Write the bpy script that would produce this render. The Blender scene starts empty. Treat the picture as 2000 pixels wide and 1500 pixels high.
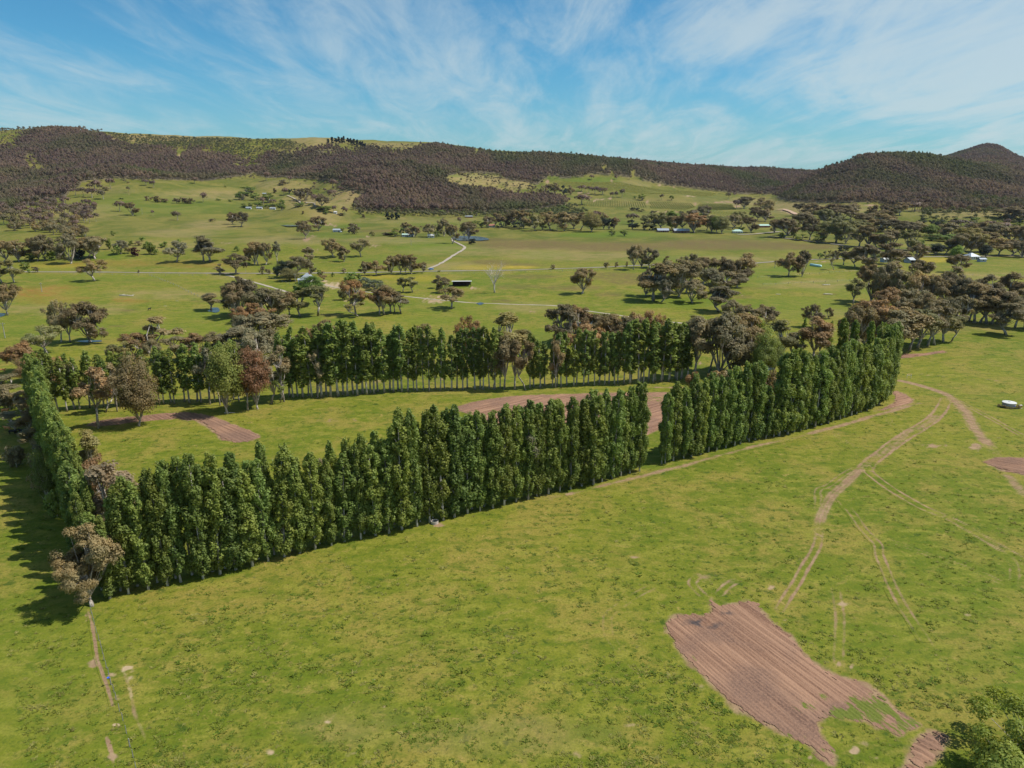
import bpy, math, random
import numpy as np
from mathutils import Vector, Matrix

# ---------------------------------------------------------------- camera, sky, sun, exposure
SC = bpy.context.scene
COL = SC.collection
CAMH, PITCH, FPX = 70.0, math.radians(15.6), 1428.0
cam = bpy.data.cameras.new("camera"); cam_o = bpy.data.objects.new("camera", cam); COL.objects.link(cam_o)
cam.sensor_width = 36.0; cam.lens = 36.0 * FPX / 2000.0
cam.clip_start = 1.0; cam.clip_end = 60000.0
cam_o.location = (0, 0, CAMH); cam_o.rotation_euler = (math.pi / 2 - PITCH, 0, 0)
SC.camera = cam_o

SUN_EL, SUN_AZ = math.radians(55), math.radians(2)      # azimuth measured from +X towards +Y
sun = bpy.data.lights.new("sun", 'SUN'); sun_o = bpy.data.objects.new("sun", sun); COL.objects.link(sun_o)
sun.energy = 4.9; sun.angle = math.radians(0.5); sun.color = (1.0, 0.955, 0.88)
sd = Vector((math.cos(SUN_EL) * math.cos(SUN_AZ), math.cos(SUN_EL) * math.sin(SUN_AZ), math.sin(SUN_EL)))
sun_o.rotation_euler = sd.to_track_quat('Z', 'Y').to_euler()
SC.view_settings.view_transform = 'Standard'; SC.view_settings.look = 'None'
SC.view_settings.gamma = 1.0; SC.view_settings.exposure = 0.12; SC.view_settings.use_curve_mapping = False

class NT:
    """small helper for node trees"""
    def __init__(s, tree): s.t = tree; s.n = tree.nodes; s.l = tree.links
    def new(s, typ, **kw):
        n = s.n.new(typ)
        for k, v in kw.items():
            if k.startswith('i_'): s.set(n, k[2:], v)
            else: setattr(n, k, v)
        return n
    def set(s, n, key, v):
        sock = n.inputs[int(key)] if key.isdigit() else n.inputs[key]
        if isinstance(v, bpy.types.NodeSocket): s.l.new(v, sock)
        else: sock.default_value = v
    def math(s, op, a, b=0.0, clamp=False):
        n = s.new('ShaderNodeMath', operation=op, use_clamp=clamp); s.set(n, '0', a); s.set(n, '1', b); return n.outputs[0]
    def mix(s, f, a, b, blend='MIX'):
        n = s.new('ShaderNodeMix', data_type='RGBA', blend_type=blend)
        s.set(n, '0', f); s.set(n, '6', a); s.set(n, '7', b); return n.outputs[2]
    def noise(s, vec, scale, detail=3.0, rough=0.55, dist=0.0):
        n = s.new('ShaderNodeTexNoise'); s.set(n, 'Vector', vec); s.set(n, 'Scale', scale); s.set(n, 'Detail', detail)
        s.set(n, 'Roughness', rough); s.set(n, 'Distortion', dist); return n.outputs[0]
    def step(s, v, a, b):
        n = s.new('ShaderNodeMapRange', interpolation_type='SMOOTHSTEP')
        s.set(n, 'Value', v); s.set(n, 'From Min', a); s.set(n, 'From Max', b); return n.outputs[0]
    def mapping(s, vec, scale=(1, 1, 1), rot=(0, 0, 0), loc=(0, 0, 0)):
        n = s.new('ShaderNodeMapping'); s.set(n, 'Vector', vec); n.inputs['Scale'].default_value = scale
        n.inputs['Rotation'].default_value = rot; n.inputs['Location'].default_value = loc; return n.outputs[0]
    def attr(s, name, typ='GEOMETRY'):
        return s.new('ShaderNodeAttribute', attribute_name=name, attribute_type=typ).outputs['Fac']

def rgb(r, g, b): return (r, g, b, 1.0)

world = bpy.data.worlds.new("World"); SC.world = world; world.use_nodes = True
w = NT(world.node_tree); w.n.clear()
sky = w.new('ShaderNodeTexSky', sky_type='NISHITA'); sky.sun_disc = False
sky.sun_elevation = SUN_EL; sky.sun_rotation = math.pi / 2 - SUN_AZ
sky.altitude = 300; sky.air_density = 1.0; sky.dust_density = 0.3; sky.ozone_density = 3.0
gen = w.new('ShaderNodeTexCoord').outputs['Generated']
sep = w.new('ShaderNodeSeparateXYZ', i_0=gen)
zc = w.math('ADD', w.math('MAXIMUM', sep.outputs[2], 0.0), 0.10)
px_ = w.math('DIVIDE', sep.outputs[0], zc); py_ = w.math('DIVIDE', sep.outputs[1], zc)
cp = w.new('ShaderNodeCombineXYZ', i_0=px_, i_1=py_).outputs[0]
m1 = w.mapping(cp, scale=(0.44, 0.14, 1), rot=(0, 0, math.radians(-22)), loc=(3.1, 1.7, 0))
m2 = w.mapping(cp, scale=(1.3, 0.36, 1), rot=(0, 0, math.radians(-16)), loc=(0.4, 5.2, 0))
c1 = w.noise(m1, 1.6, 9.0, 0.60, 1.2)
c2 = w.noise(m2, 2.4, 9.0, 0.68, 0.7)
c3 = w.noise(cp, 0.22, 2.0, 0.5, 0.3)
cl = w.math('ADD', w.math('MULTIPLY', c1, 0.62), w.math('MULTIPLY', c2, 0.38))
cl = w.math('ADD', cl, w.math('MULTIPLY', w.math('SUBTRACT', c3, 0.5), 0.35))
cl = w.math('ADD', cl, w.math('MULTIPLY', sep.outputs[0], 0.10))
cf = w.math('MULTIPLY', w.step(cl, 0.385, 0.635), w.math('ADD', 0.86, w.math('MULTIPLY', sep.outputs[0], 0.30)))
hz = w.step(sep.outputs[2], 0.16, 0.0)
skyc = w.mix(1.0, sky.outputs[0], rgb(0.44, 0.99, 1.16), 'MULTIPLY')
skyc = w.mix(w.math('MULTIPLY', hz, 0.36), skyc, rgb(3.5, 5.0, 5.9))
skyc = w.mix(w.math('MULTIPLY', cf, 0.72), skyc, rgb(6.6, 7.6, 7.8))
bg = w.new('ShaderNodeBackground', i_Color=skyc, i_Strength=0.085)
out = w.new('ShaderNodeOutputWorld', i_Surface=bg.outputs[0])

RNG = np.random.default_rng(7); random.seed(7)

# ---------------------------------------------------------------- view maths (used to survey positions on the terrain)
CP, SP = math.cos(PITCH), math.sin(PITCH)
def slope_of(v):
    a = (750.0 - np.asarray(v, float)) / FPX
    return (-SP + a * CP) / (CP + a * SP)                # dz per metre of Y along the sight line
def s_of(u, v):
    a = (750.0 - np.asarray(v, float)) / FPX
    return ((np.asarray(u, float) - 1000.0) / FPX) / (CP + a * SP)   # dx per metre of Y
def project(X, Y, Z):
    d = Y * CP - (Z - CAMH) * SP
    d = np.where(d > 1, d, 1)
    return 1000 + FPX * X / d, 750 - FPX * (Y * SP + (Z - CAMH) * CP) / d

def hashn(ix, iy, seed):
    n = (ix.astype(np.int64) * 374761393 + iy.astype(np.int64) * 668265263 + seed * 974634777) & 0x7fffffff
    n = ((n ^ (n >> 13)) * 1274126177) & 0x7fffffff
    return ((n ^ (n >> 16)) & 0xffff) / 65535.0
def vnoise(x, y, seed=0):
    x = np.asarray(x, float); y = np.asarray(y, float)
    ix, iy = np.floor(x), np.floor(y); fx, fy = x - ix, y - iy
    fx = fx * fx * (3 - 2 * fx); fy = fy * fy * (3 - 2 * fy)
    a = hashn(ix, iy, seed); b = hashn(ix + 1, iy, seed); c = hashn(ix, iy + 1, seed); d = hashn(ix + 1, iy + 1, seed)
    return (a * (1 - fx) + b * fx) * (1 - fy) + (c * (1 - fx) + d * fx) * fy
def fbm(x, y, seed=0, octv=4):
    t = 0; a = 0.5; f = 1.0
    for o in range(octv):
        t = t + a * (vnoise(np.asarray(x) * f, np.asarray(y) * f, seed + o) - 0.5); a *= 0.5; f *= 2.03
    return t

# ---------------------------------------------------------------- terrain heights: surveyed ridge profiles
KD = [500, 700, 900, 1200, 1500, 1900, 2300, 2700, 3300, 4500, 6500, 9500]
N_ = None
PROF = {
 -500: [N_, 492, 445, 400, 362, 320, 285, 262, 272, 330, 350, 351],
 0:    [N_, 499, 457, 414, 380, 338, 296, 256, 268, 330, 350, 351],
 200:  [N_, 501, 463, 424, 388, 348, 300, 257, 268, 330, 350, 351],
 400:  [N_, 501, 468, 431, 397, 360, 322, 267, 275, 330, 350, 351],
 500:  [N_, N_, 468, 434, 403, 366, 332, 268, 275, 330, 350, 351],
 600:  [N_, N_, N_, 436, 402, 356, 325, 267, 275, 330, 350, 351],
 700:  [N_, N_, N_, 438, 400, 326, 322, 280, 279, 330, 350, 351],
 800:  [N_, N_, N_, 438, 404, 333, 325, 285, 284, 330, 350, 351],
 900:  [N_, N_, N_, N_, 411, 356, 334, 295, 290, 330, 350, 351],
 1000: [N_, N_, N_, N_, 418, 376, 348, 308, 302, 335, 350, 351],
 1100: [N_, N_, N_, N_, 420, 386, 353, 309, 306, 335, 350, 351],
 1200: [N_, N_, N_, N_, 420, 390, 357, 321, 316, 335, 350, 351],
 1300: [N_, N_, N_, N_, 421, 398, 370, 338, 324, 340, 350, 351],
 1400: [N_, N_, N_, N_, 421, 402, 379, 348, 328, 342, 350, 351],
 1500: [N_, N_, N_, N_, 421, 404, 386, 361, 334, 342, 350, 351],
 1600: [N_, N_, N_, N_, 415, 381, 346, 367, 340, 340, 350, 351],
 1700: [N_, N_, N_, N_, 409, 356, 309, 341, 342, 338, 350, 351],
 1790: [N_, N_, N_, N_, 409, 355, 306, 325, 330, 326, 348, 351],
 1860: [N_, N_, N_, N_, 409, 358, 315, 323, 325, 303, 340, 351],
 1930: [N_, N_, N_, N_, 408, 363, 328, 325, 315, 287, 335, 351],
 2000: [N_, N_, N_, N_, 409, 371, 347, 340, 325, 314, 335, 351],
 2200: [N_, N_, N_, N_, 412, 388, 372, 360, 345, 330, 340, 351],
 2700: [N_, N_, N_, N_, 415, 398, 385, 375, 360, 345, 345, 351],
}
def pchip(xk, yk, xq):
    xk = np.asarray(xk, float); yk = np.asarray(yk, float)
    h = np.diff(xk); d = np.diff(yk, axis=0) / h.reshape(-1, *([1] * (yk.ndim - 1)))
    m = np.zeros_like(yk); 
    hh = h.reshape(-1, *([1] * (yk.ndim - 1)))
    w1 = 2 * hh[1:] + hh[:-1]; w2 = hh[1:] + 2 * hh[:-1]
    same = (d[:-1] * d[1:]) > 0
    with np.errstate(divide='ignore', invalid='ignore'):
        mm = (w1 + w2) / (w1 / d[:-1] + w2 / d[1:])
    m[1:-1] = np.where(same, mm, 0); m[0] = 0; m[-1] = d[-1]
    i = np.clip(np.searchsorted(xk, xq) - 1, 0, len(xk) - 2)
    sh = (-1,) + (1,) * (yk.ndim - 1)
    t = ((np.clip(xq, xk[0], xk[-1]) - xk[i]) / h[i]).reshape(sh); H = h[i].reshape(sh)
    t2, t3 = t * t, t * t * t
    return (2*t3-3*t2+1)*yk[i] + (t3-2*t2+t)*H*m[i] + (-2*t3+3*t2)*yk[i+1] + (t3-t2)*H*m[i+1]
cols = sorted(PROF)
S_K = np.array([(c - 1000) / FPX * 0.958 for c in cols])
ZK = np.array([[0.0 if v is None else CAMH + D * float(slope_of(v)) for v, D in zip(PROF[c], KD)] for c in cols])
GY = np.concatenate([[0.0], np.geomspace(500, 9500, 420)]); GS = np.linspace(S_K[0], S_K[-1], 700)
_zy = pchip([0.0] + KD, np.concatenate([np.zeros((len(cols), 1)), ZK], 1).T, GY)      # (Y, cols)
GZ = pchip(S_K, _zy.T, GS).T                                                         # (Y, S)
_YY, _SS = np.meshgrid(GY, GS, indexing='ij'); _XX = _YY * _SS
amp = np.clip((_YY - 560) / 500, 0, 1); hil = np.clip(GZ / 60.0, 0, 1)
und = fbm(_XX / 230, _YY / 260, 11, 4) * (3.0 + 34 * hil)
gul = (np.abs(fbm(_XX / 310 + 0.4 * fbm(_XX / 150, _YY / 150, 5, 2), _YY / 700, 23, 3)) - 0.12) * 95 * hil
crest = np.clip((2750 - np.abs(_YY - 2700)) / 2750, 0, 1)
GZ = np.maximum(GZ + amp * und + amp * gul * np.clip((2500 - _YY) / 700, 0.25, 1), 0.0 * GZ)
def knoll(px, py, D, rx, ry, h):
    global GZ
    X0 = D * float(s_of(px, py)); r2 = ((_XX - X0) / rx) ** 2 + ((_YY - D) / ry) ** 2
    GZ = GZ + h * np.exp(-r2)
knoll(330, 440, 800, 110, 70, 9); knoll(520, 450, 720, 70, 60, 10); knoll(760, 475, 800, 90, 60, 5)
knoll(1900, 420, 1150, 190, 90, 22); knoll(240, 470, 730, 60, 60, 7); knoll(620, 400, 1350, 60, 90, 22); knoll(1320, 370, 2000, 120, 120, 14)
GZ[_YY < 470] = 0.0
def height(X, Y):
    X = np.asarray(X, float); Y = np.asarray(Y, float)
    Yc = np.clip(Y, 1.0, GY[-1]); s = np.clip(X / Yc, GS[0], GS[-1])
    iy = np.clip(np.searchsorted(GY, Yc) - 1, 0, len(GY) - 2); ty = (Yc - GY[iy]) / (GY[iy + 1] - GY[iy])
    fs = (s - GS[0]) / (GS[1] - GS[0]); js = np.clip(fs.astype(int), 0, len(GS) - 2); ts = fs - js
    z = (GZ[iy, js] * (1 - ts) + GZ[iy, js + 1] * ts) * (1 - ty) + (GZ[iy + 1, js] * (1 - ts) + GZ[iy + 1, js + 1] * ts) * ty
    return np.where(Y < 470, 0.0, z)
_MY = np.geomspace(20, 9400, 2600)
def at(u, v):
    """ground point seen at photo position (u, v)"""
    s = float(s_of(u, v)); k = float(slope_of(v))
    dz = CAMH + _MY * k - height(s * _MY, _MY)
    i = np.argmax(dz < 0)
    if dz[i] >= 0: i = len(_MY) - 1
    y0, y1 = _MY[i - 1], _MY[i]; a, b = dz[i - 1], dz[i]
    Y = y0 + (y1 - y0) * (a / (a - b) if a != b else 0)
    return np.array([s * Y, Y, float(height(s * Y, Y))])
def atz(u, v, Y):
    """ground point on the sight line's bearing at distance Y (for hidden bases)"""
    X = float(s_of(u, v)) * Y; return np.array([X, Y, float(height(X, Y))])
def scale_at(p): return FPX / (p[1] * CP - (p[2] - CAMH) * SP)

# ---------------------------------------------------------------- object helpers
def mesh(name, verts, faces, mats, fmat=None, attrs=None, smooth=False):
    me = bpy.data.meshes.new(name)
    verts = np.asarray(verts, np.float32); 
    if isinstance(faces, np.ndarray):
        k = faces.shape[1]; n = faces.shape[0]
        me.vertices.add(len(verts)); me.vertices.foreach_set('co', verts.ravel())
        me.loops.add(n * k); me.loops.foreach_set('vertex_index', faces.ravel().astype(np.int32))
        me.polygons.add(n); me.polygons.foreach_set('loop_start', np.arange(0, n * k, k, dtype=np.int32))
        me.polygons.foreach_set('loop_total', np.full(n, k, np.int32))
    else: me.from_pydata(verts.tolist(), [], faces)
    for m in (mats if isinstance(mats, (list, tuple)) else [mats]): me.materials.append(m)
    if fmat is not None: me.polygons.foreach_set('material_index', np.asarray(fmat, np.int32))
    for k_, v_ in (attrs or {}).items():
        at_ = me.attributes.new(k_, 'FLOAT', 'POINT'); at_.data.foreach_set('value', np.asarray(v_, np.float32))
    me.polygons.foreach_set('use_smooth', np.full(len(me.polygons), smooth))
    me.update(calc_edges=True); return me
def link(name, data, parent=None, loc=(0, 0, 0), rz=0.0, label=None, cat=None, group=None, kind=None):
    o = bpy.data.objects.new(name, data); COL.objects.link(o); o.location = loc; o.rotation_euler = (0, 0, rz)
    if parent: o.parent = parent
    if label: o['label'] = label
    if cat: o['category'] = cat
    if group: o['group'] = group
    if kind: o['kind'] = kind
    return o
class MB:
    """collects boxes, tubes and polygons for one mesh"""
    def __init__(s): s.v = []; s.f = []
    def add(s, v, f):
        b = len(s.v); s.v += [tuple(p) for p in v]; s.f += [tuple(i + b for i in q) for q in f]; return s
    def box(s, x0, x1, y0, y1, z0, z1):
        return s.add([(x0,y0,z0),(x1,y0,z0),(x1,y1,z0),(x0,y1,z0),(x0,y0,z1),(x1,y0,z1),(x1,y1,z1),(x0,y1,z1)],
                     [(0,3,2,1),(4,5,6,7),(0,1,5,4),(1,2,6,5),(2,3,7,6),(3,0,4,7)])
    def tube(s, pts, rad, n=6, cap=True):
        pts = [Vector(p) for p in pts]; rings = []
        for i, p in enumerate(pts):
            d = (pts[min(i + 1, len(pts) - 1)] - pts[max(i - 1, 0)]).normalized()
            a = d.orthogonal().normalized() if abs(d.z) > 0.9 else d.cross(Vector((0, 0, 1))).normalized()
            if abs(d.z) > 0.9: a = (Vector((1, 0, 0)) - d * d.x).normalized()
            b = d.cross(a); r = rad[i] if hasattr(rad, '__len__') else rad
            rings.append([p + (a * math.cos(t) + b * math.sin(t)) * r for t in [2 * math.pi * k / n for k in range(n)]])
        v = [q for r_ in rings for q in r_]; f = []
        for i in range(len(pts) - 1):
            for k in range(n): f.append((i*n+k, i*n+(k+1)%n, (i+1)*n+(k+1)%n, (i+1)*n+k))
        if cap: f.append(tuple(range(n))[::-1]); f.append(tuple((len(pts)-1)*n + k for k in range(n)))
        return s.add(v, f)
    def mesh(s, name, mat, smooth=False): return mesh(name, s.v, s.f, mat, smooth=smooth)

# ---------------------------------------------------------------- materials
def new_mat(name):
    m = bpy.data.materials.new(name); m.use_nodes = True; t = NT(m.node_tree); t.n.clear(); return m, t
def finish(t, shader, disp=None):
    o = t.new('ShaderNodeOutputMaterial'); t.l.new(shader, o.inputs[0])
def plain(name, col, rough=0.7, spec=0.3, metal=0.0, var=0.12, scale=2.0):
    m, t = new_mat(name)
    p = t.new('ShaderNodeTexCoord').outputs['Object']
    n = t.noise(p, scale, 4.0)
    c = t.mix(n, rgb(*[x * (1 - var) for x in col]), rgb(*[min(1, x * (1 + var)) for x in col]))
    b = t.new('ShaderNodeBsdfPrincipled', i_Roughness=rough, i_Metallic=metal); t.set(b, 'Base Color', c)
    b.inputs['Specular IOR Level'].default_value = spec
    finish(t, b.outputs[0]); return m

def soil_color(t, pos):
    n = t.noise(pos, 0.55, 5.0, 0.6); n2 = t.noise(pos, 3.5, 3.0, 0.6)
    c = t.mix(t.step(n, 0.3, 0.7), rgb(0.225, 0.135, 0.085), rgb(0.34, 0.225, 0.135))
    return t.mix(t.math('MULTIPLY', t.step(n2, 0.45, 0.75), 0.5), c, rgb(0.17, 0.095, 0.065))
def ground_material():
    m, t = new_mat("pasture")
    pos = t.new('ShaderNodeNewGeometry').outputs['Position']
    big = t.noise(pos, 0.011, 4.0, 0.55, 0.4); mid = t.noise(pos, 0.055, 5.0, 0.62, 0.5)
    st = t.mapping(pos, scale=(0.16, 0.34, 0.3), rot=(0, 0, math.radians(-18)))
    clump = t.noise(st, 1.0, 6.0, 0.66, 0.25); sml = t.noise(pos, 0.62, 5.0, 0.70, 0.3); fine = t.noise(pos, 2.6, 4.0, 0.72)
    c = t.mix(t.step(big, 0.38, 0.62), rgb(0.118, 0.148, 0.012), rgb(0.184, 0.182, 0.020))
    c = t.mix(t.math('MULTIPLY', t.step(mid, 0.46, 0.62), 0.85), c, rgb(0.248, 0.194, 0.041))
    straw = t.noise(t.mapping(pos, loc=(91, 17, 0), scale=(0.22, 0.30, 0.2)), 1.0, 7.0, 0.74, 0.6)
    c = t.mix(t.math('MULTIPLY', t.step(straw, 0.52, 0.66), 0.65), c, rgb(0.297, 0.223, 0.059))
    c = t.mix(t.math('MULTIPLY', t.step(clump, 0.50, 0.64), 0.72), c, rgb(0.086, 0.126, 0.009))
    c = t.mix(t.math('MULTIPLY', t.step(clump, 0.48, 0.36), 0.72), c, rgb(0.234, 0.221, 0.034))
    c = t.mix(t.math('MULTIPLY', t.step(sml, 0.52, 0.66), 0.58), c, rgb(0.063, 0.100, 0.009))
    c = t.mix(t.math('MULTIPLY', t.step(sml, 0.45, 0.34), 0.45), c, rgb(0.266, 0.230, 0.047))
    spot = t.noise(t.mapping(pos, loc=(37, 11, 0)), 0.33, 6.0, 0.72, 0.4)
    c = t.mix(t.math('MULTIPLY', t.step(spot, 0.575, 0.66), 0.80), c, rgb(0.033, 0.066, 0.009))
    c = t.mix(t.math('MULTIPLY', t.step(spot, 0.385, 0.30), 0.70), c, rgb(0.355, 0.251, 0.078))
    c = t.mix(t.math('MULTIPLY', t.step(fine, 0.44, 0.62), 0.45), c, rgb(0.069, 0.086, 0.009))
    # hill pasture, drier and paler
    far = t.noise(t.mapping(pos, scale=(0.018, 0.011, 0.018)), 1.0, 7.0, 0.70, 0.6)
    c = t.mix(t.math('MULTIPLY', t.attr('hill'), 0.72), c, t.mix(t.step(far, 0.40, 0.60), rgb(0.072, 0.091, 0.014), rgb(0.175, 0.150, 0.037)))
    c = t.mix(t.math('MULTIPLY', t.attr('lush'), 0.7), c, t.mix(clump, rgb(0.116, 0.171, 0.015), rgb(0.075, 0.122, 0.010)))
    c = t.mix(t.math('MULTIPLY', t.attr('dry'), t.step(mid, 0.25, 0.6)), c, t.mix(sml, rgb(0.34, 0.235, 0.12), rgb(0.22, 0.17, 0.06)))
    c = t.mix(t.math('MULTIPLY', t.attr('sedge'), t.step(clump, 0.32, 0.56)), c, t.mix(fine, rgb(0.10, 0.066, 0.026), rgb(0.175, 0.125, 0.05)))
    c = t.mix(t.math('MULTIPLY', t.math('MULTIPLY', t.attr('rusty'), 0.7), t.step(clump, 0.36, 0.60)), c, rgb(0.30, 0.125, 0.035))
    c = t.mix(t.math('MULTIPLY', t.attr('yellow'), t.step(clump, 0.3, 0.6)), c, rgb(0.37, 0.27, 0.03))
    c = t.mix(t.attr('litter'), c, t.mix(sml, rgb(0.135, 0.105, 0.075), rgb(0.17, 0.14, 0.075)))
    df = t.math('SUBTRACT', t.math('MULTIPLY', t.attr('dirt'), 1.72), t.math('ADD', t.math('MULTIPLY', sml, 0.7), t.math('MULTIPLY', fine, 0.5)))
    df = t.math('MULTIPLY', t.step(df, -0.30, 0.42), 0.92)
    dc = t.mix(t.attr('pale'), soil_color(t, pos), t.mix(fine, rgb(0.47, 0.35, 0.22), rgb(0.36, 0.26, 0.16)))
    c = t.mix(df, c, dc)
    rel = t.math('ADD', t.math('MULTIPLY', sml, 1.0), t.math('ADD', t.math('MULTIPLY', fine, 0.28), t.math('MULTIPLY', clump, 1.0)))
    bmp = t.new('ShaderNodeBump', i_Strength=0.55, i_Distance=0.32, i_Height=rel)
    b = t.new('ShaderNodeBsdfPrincipled', i_Roughness=0.9); t.set(b, 'Base Color', c); t.l.new(bmp.outputs[0], b.inputs['Normal'])
    b.inputs['Specular IOR Level'].default_value = 0.12
    finish(t, b.outputs[0]); return m
def tilled_material():
    m, t = new_mat("tilled_soil")
    pos = t.new('ShaderNodeTexCoord').outputs['Object']; wp = t.new('ShaderNodeNewGeometry').outputs['Position']
    lines = t.math('ADD', t.math('MULTIPLY', t.noise(t.mapping(pos, scale=(0.03, 1.1, 1)), 1.0, 7.0, 0.70), 0.7), t.math('MULTIPLY', t.noise(t.mapping(pos, scale=(0.012, 0.28, 1)), 1.0, 4.0, 0.6, 0.3), 0.3)); pt = t.noise(wp, 0.09, 4.0, 0.6, 0.6); fine = t.noise(wp, 3.2, 4.0, 0.7)
    c = t.mix(t.step(lines, 0.40, 0.62), rgb(0.160, 0.085, 0.055), rgb(0.375, 0.222, 0.142))
    c = t.mix(t.math('MULTIPLY', t.step(pt, 0.42, 0.66), 0.7), c, rgb(0.150, 0.094, 0.072))
    c = t.mix(t.math('MULTIPLY', t.step(fine, 0.42, 0.62), 0.55), c, rgb(0.30, 0.175, 0.115))
    gm = t.step(t.math('SUBTRACT', t.attr('weeds'), t.math('ADD', t.math('MULTIPLY', t.step(t.noise(t.mapping(pos, scale=(0.22, 0.8, 1)), 1.0, 7.0, 0.75), 0.33, 0.67), 0.95), t.math('MULTIPLY', fine, 0.25))), -0.14, 0.10)
    c = t.mix(gm, c, t.mix(fine, rgb(0.085, 0.110, 0.020), rgb(0.165, 0.185, 0.035)))
    c = t.mix(t.math('MULTIPLY', t.attr('ash'), t.step(t.noise(wp, 0.5, 5.0, 0.65), 0.42, 0.62)), c, rgb(0.065, 0.056, 0.056))
    bmp = t.new('ShaderNodeBump', i_Strength=0.8, i_Distance=0.14, i_Height=t.math('ADD', fine, lines))
    b = t.new('ShaderNodeBsdfPrincipled', i_Roughness=0.95); t.set(b, 'Base Color', c); t.l.new(bmp.outputs[0], b.inputs['Normal'])
    b.inputs['Specular IOR Level'].default_value = 0.1
    finish(t, b.outputs[0]); return m
def leaf_material(name, instanced=False, transl=0.40):
    m, t = new_mat(name)
    info = t.new('ShaderNodeObjectInfo'); v = t.attr('tone')
    if instanced:
        r = info.outputs['Random']
        base = t.mix(t.step(r, 0.0, 0.55), rgb(0.142, 0.102, 0.098), rgb(0.205, 0.142, 0.120))
        base = t.mix(t.step(r, 0.62, 1.0), base, rgb(0.170, 0.145, 0.092))
        base = t.mix(t.math('MULTIPLY', t.attr('pale', 'INSTANCER'), 0.75), base, rgb(0.285, 0.205, 0.150))
        base = t.mix(t.attr('green', 'INSTANCER'), base, rgb(0.115, 0.140, 0.048))
    else: base = info.outputs['Color']
    lo = t.mix(1.0, base, rgb(0.62, 0.66, 0.66), 'MULTIPLY'); hi = t.mix(1.0, base, rgb(1.45, 1.36, 1.22), 'MULTIPLY')
    c = t.mix(v, lo, hi)
    if not instanced:
        p = t.new('ShaderNodeNewGeometry').outputs['Position']
        c = t.mix(t.math('MULTIPLY', t.step(t.noise(p, 0.35, 2.0), 0.35, 0.7), 0.45), c, t.mix(1.0, c, rgb(1.25, 1.0, 0.78), 'MULTIPLY'))
    b = t.new('ShaderNodeBsdfPrincipled', i_Roughness=0.55); t.set(b, 'Base Color', c); b.inputs['Specular IOR Level'].default_value = 0.25
    tr = t.new('ShaderNodeBsdfTranslucent'); t.set(tr, 'Color', t.mix(1.0, c, rgb(1.15, 1.15, 0.7), 'MULTIPLY'))
    ms = t.new('ShaderNodeMixShader', i_0=transl); t.l.new(b.outputs[0], ms.inputs[1]); t.l.new(tr.outputs[0], ms.inputs[2])
    finish(t, ms.outputs[0]); return m
def bark_material(name, a, b_, sc=(3, 3, 0.7)):
    m, t = new_mat(name); p = t.mapping(t.new('ShaderNodeTexCoord').outputs['Object'], scale=sc)
    n = t.noise(p, 1.0, 5.0, 0.65); c = t.mix(t.step(n, 0.38, 0.62), rgb(*a), rgb(*b_))
    bm = t.new('ShaderNodeBump', i_Strength=0.5, i_Distance=0.06, i_Height=n)
    b = t.new('ShaderNodeBsdfPrincipled', i_Roughness=0.8); t.set(b, 'Base Color', c); t.l.new(bm.outputs[0], b.inputs['Normal'])
    finish(t, b.outputs[0]); return m
def water_material():
    m, t = new_mat("pond_water"); p = t.new('ShaderNodeNewGeometry').outputs['Position']
    bm = t.new('ShaderNodeBump', i_Strength=0.6, i_Distance=0.25, i_Height=t.noise(p, 1.3, 3.0))
    b = t.new('ShaderNodeBsdfPrincipled', i_Roughness=0.06); t.set(b, 'Base Color', rgb(0.035, 0.05, 0.055)); t.l.new(bm.outputs[0], b.inputs['Normal'])
    b.inputs['Specular IOR Level'].default_value = 0.6
    finish(t, b.outputs[0]); return m
def road_material(name, a, b_):
    m, t = new_mat(name); p = t.new('ShaderNodeNewGeometry').outputs['Position']
    c = t.mix(t.noise(p, 0.35, 6.0, 0.65), rgb(*a), rgb(*b_)); 
    c = t.mix(t.math('MULTIPLY', t.step(t.noise(p, 2.5, 3.0), 0.4, 0.7), 0.35), c, rgb(*[x * 0.6 for x in a]))
    b = t.new('ShaderNodeBsdfPrincipled', i_Roughness=0.9); t.set(b, 'Base Color', c); finish(t, b.outputs[0]); return m
M_GROUND = ground_material(); M_TILL = tilled_material(); M_LEAF = leaf_material("tree_leaves"); M_FOREST = leaf_material("forest_leaves", True)
M_GBARK = bark_material("gum_bark", (0.20, 0.16, 0.13), (0.52, 0.47, 0.41)); M_PBARK = bark_material("poplar_bark", (0.28, 0.255, 0.225), (0.58, 0.54, 0.48))
M_DEAD = bark_material("weathered_wood", (0.38, 0.33, 0.29), (0.62, 0.56, 0.50)); M_WATER = water_material()
M_ROAD = road_material("road_seal", (0.20, 0.175, 0.145), (0.28, 0.24, 0.195)); M_GRAVEL = road_material("pale_gravel", (0.31, 0.26, 0.20), (0.43, 0.36, 0.28))
M_WHITE = plain("white_paint", (0.56, 0.56, 0.54)); M_TIN = plain("corrugated_steel", (0.40, 0.43, 0.46), 0.45, 0.5, 0.3); M_DARK = plain("dark_timber", (0.055, 0.04, 0.04))
M_BRICK = plain("red_brick", (0.30, 0.13, 0.09)); M_GREENROOF = plain("green_roof", (0.40, 0.55, 0.47)); M_GLASS = plain("window_glass", (0.03, 0.04, 0.05), 0.15, 0.6)
M_CONC = plain("concrete", (0.48, 0.42, 0.36)); M_POST = plain("grey_post", (0.30, 0.29, 0.27)); M_BLUE = plain("blue_plastic", (0.05, 0.13, 0.62), 0.4)
M_TEAL = plain("pale_teal_plastic", (0.42, 0.66, 0.66), 0.4); M_LOG = plain("bleached_log", (0.60, 0.54, 0.47), 0.9)
M_TAN = plain("tan_hide", (0.45, 0.20, 0.075)); M_BLACK = plain("black_hide", (0.025, 0.022, 0.02)); M_STEEL = plain("blue_grey_wall", (0.40, 0.45, 0.52))

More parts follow.
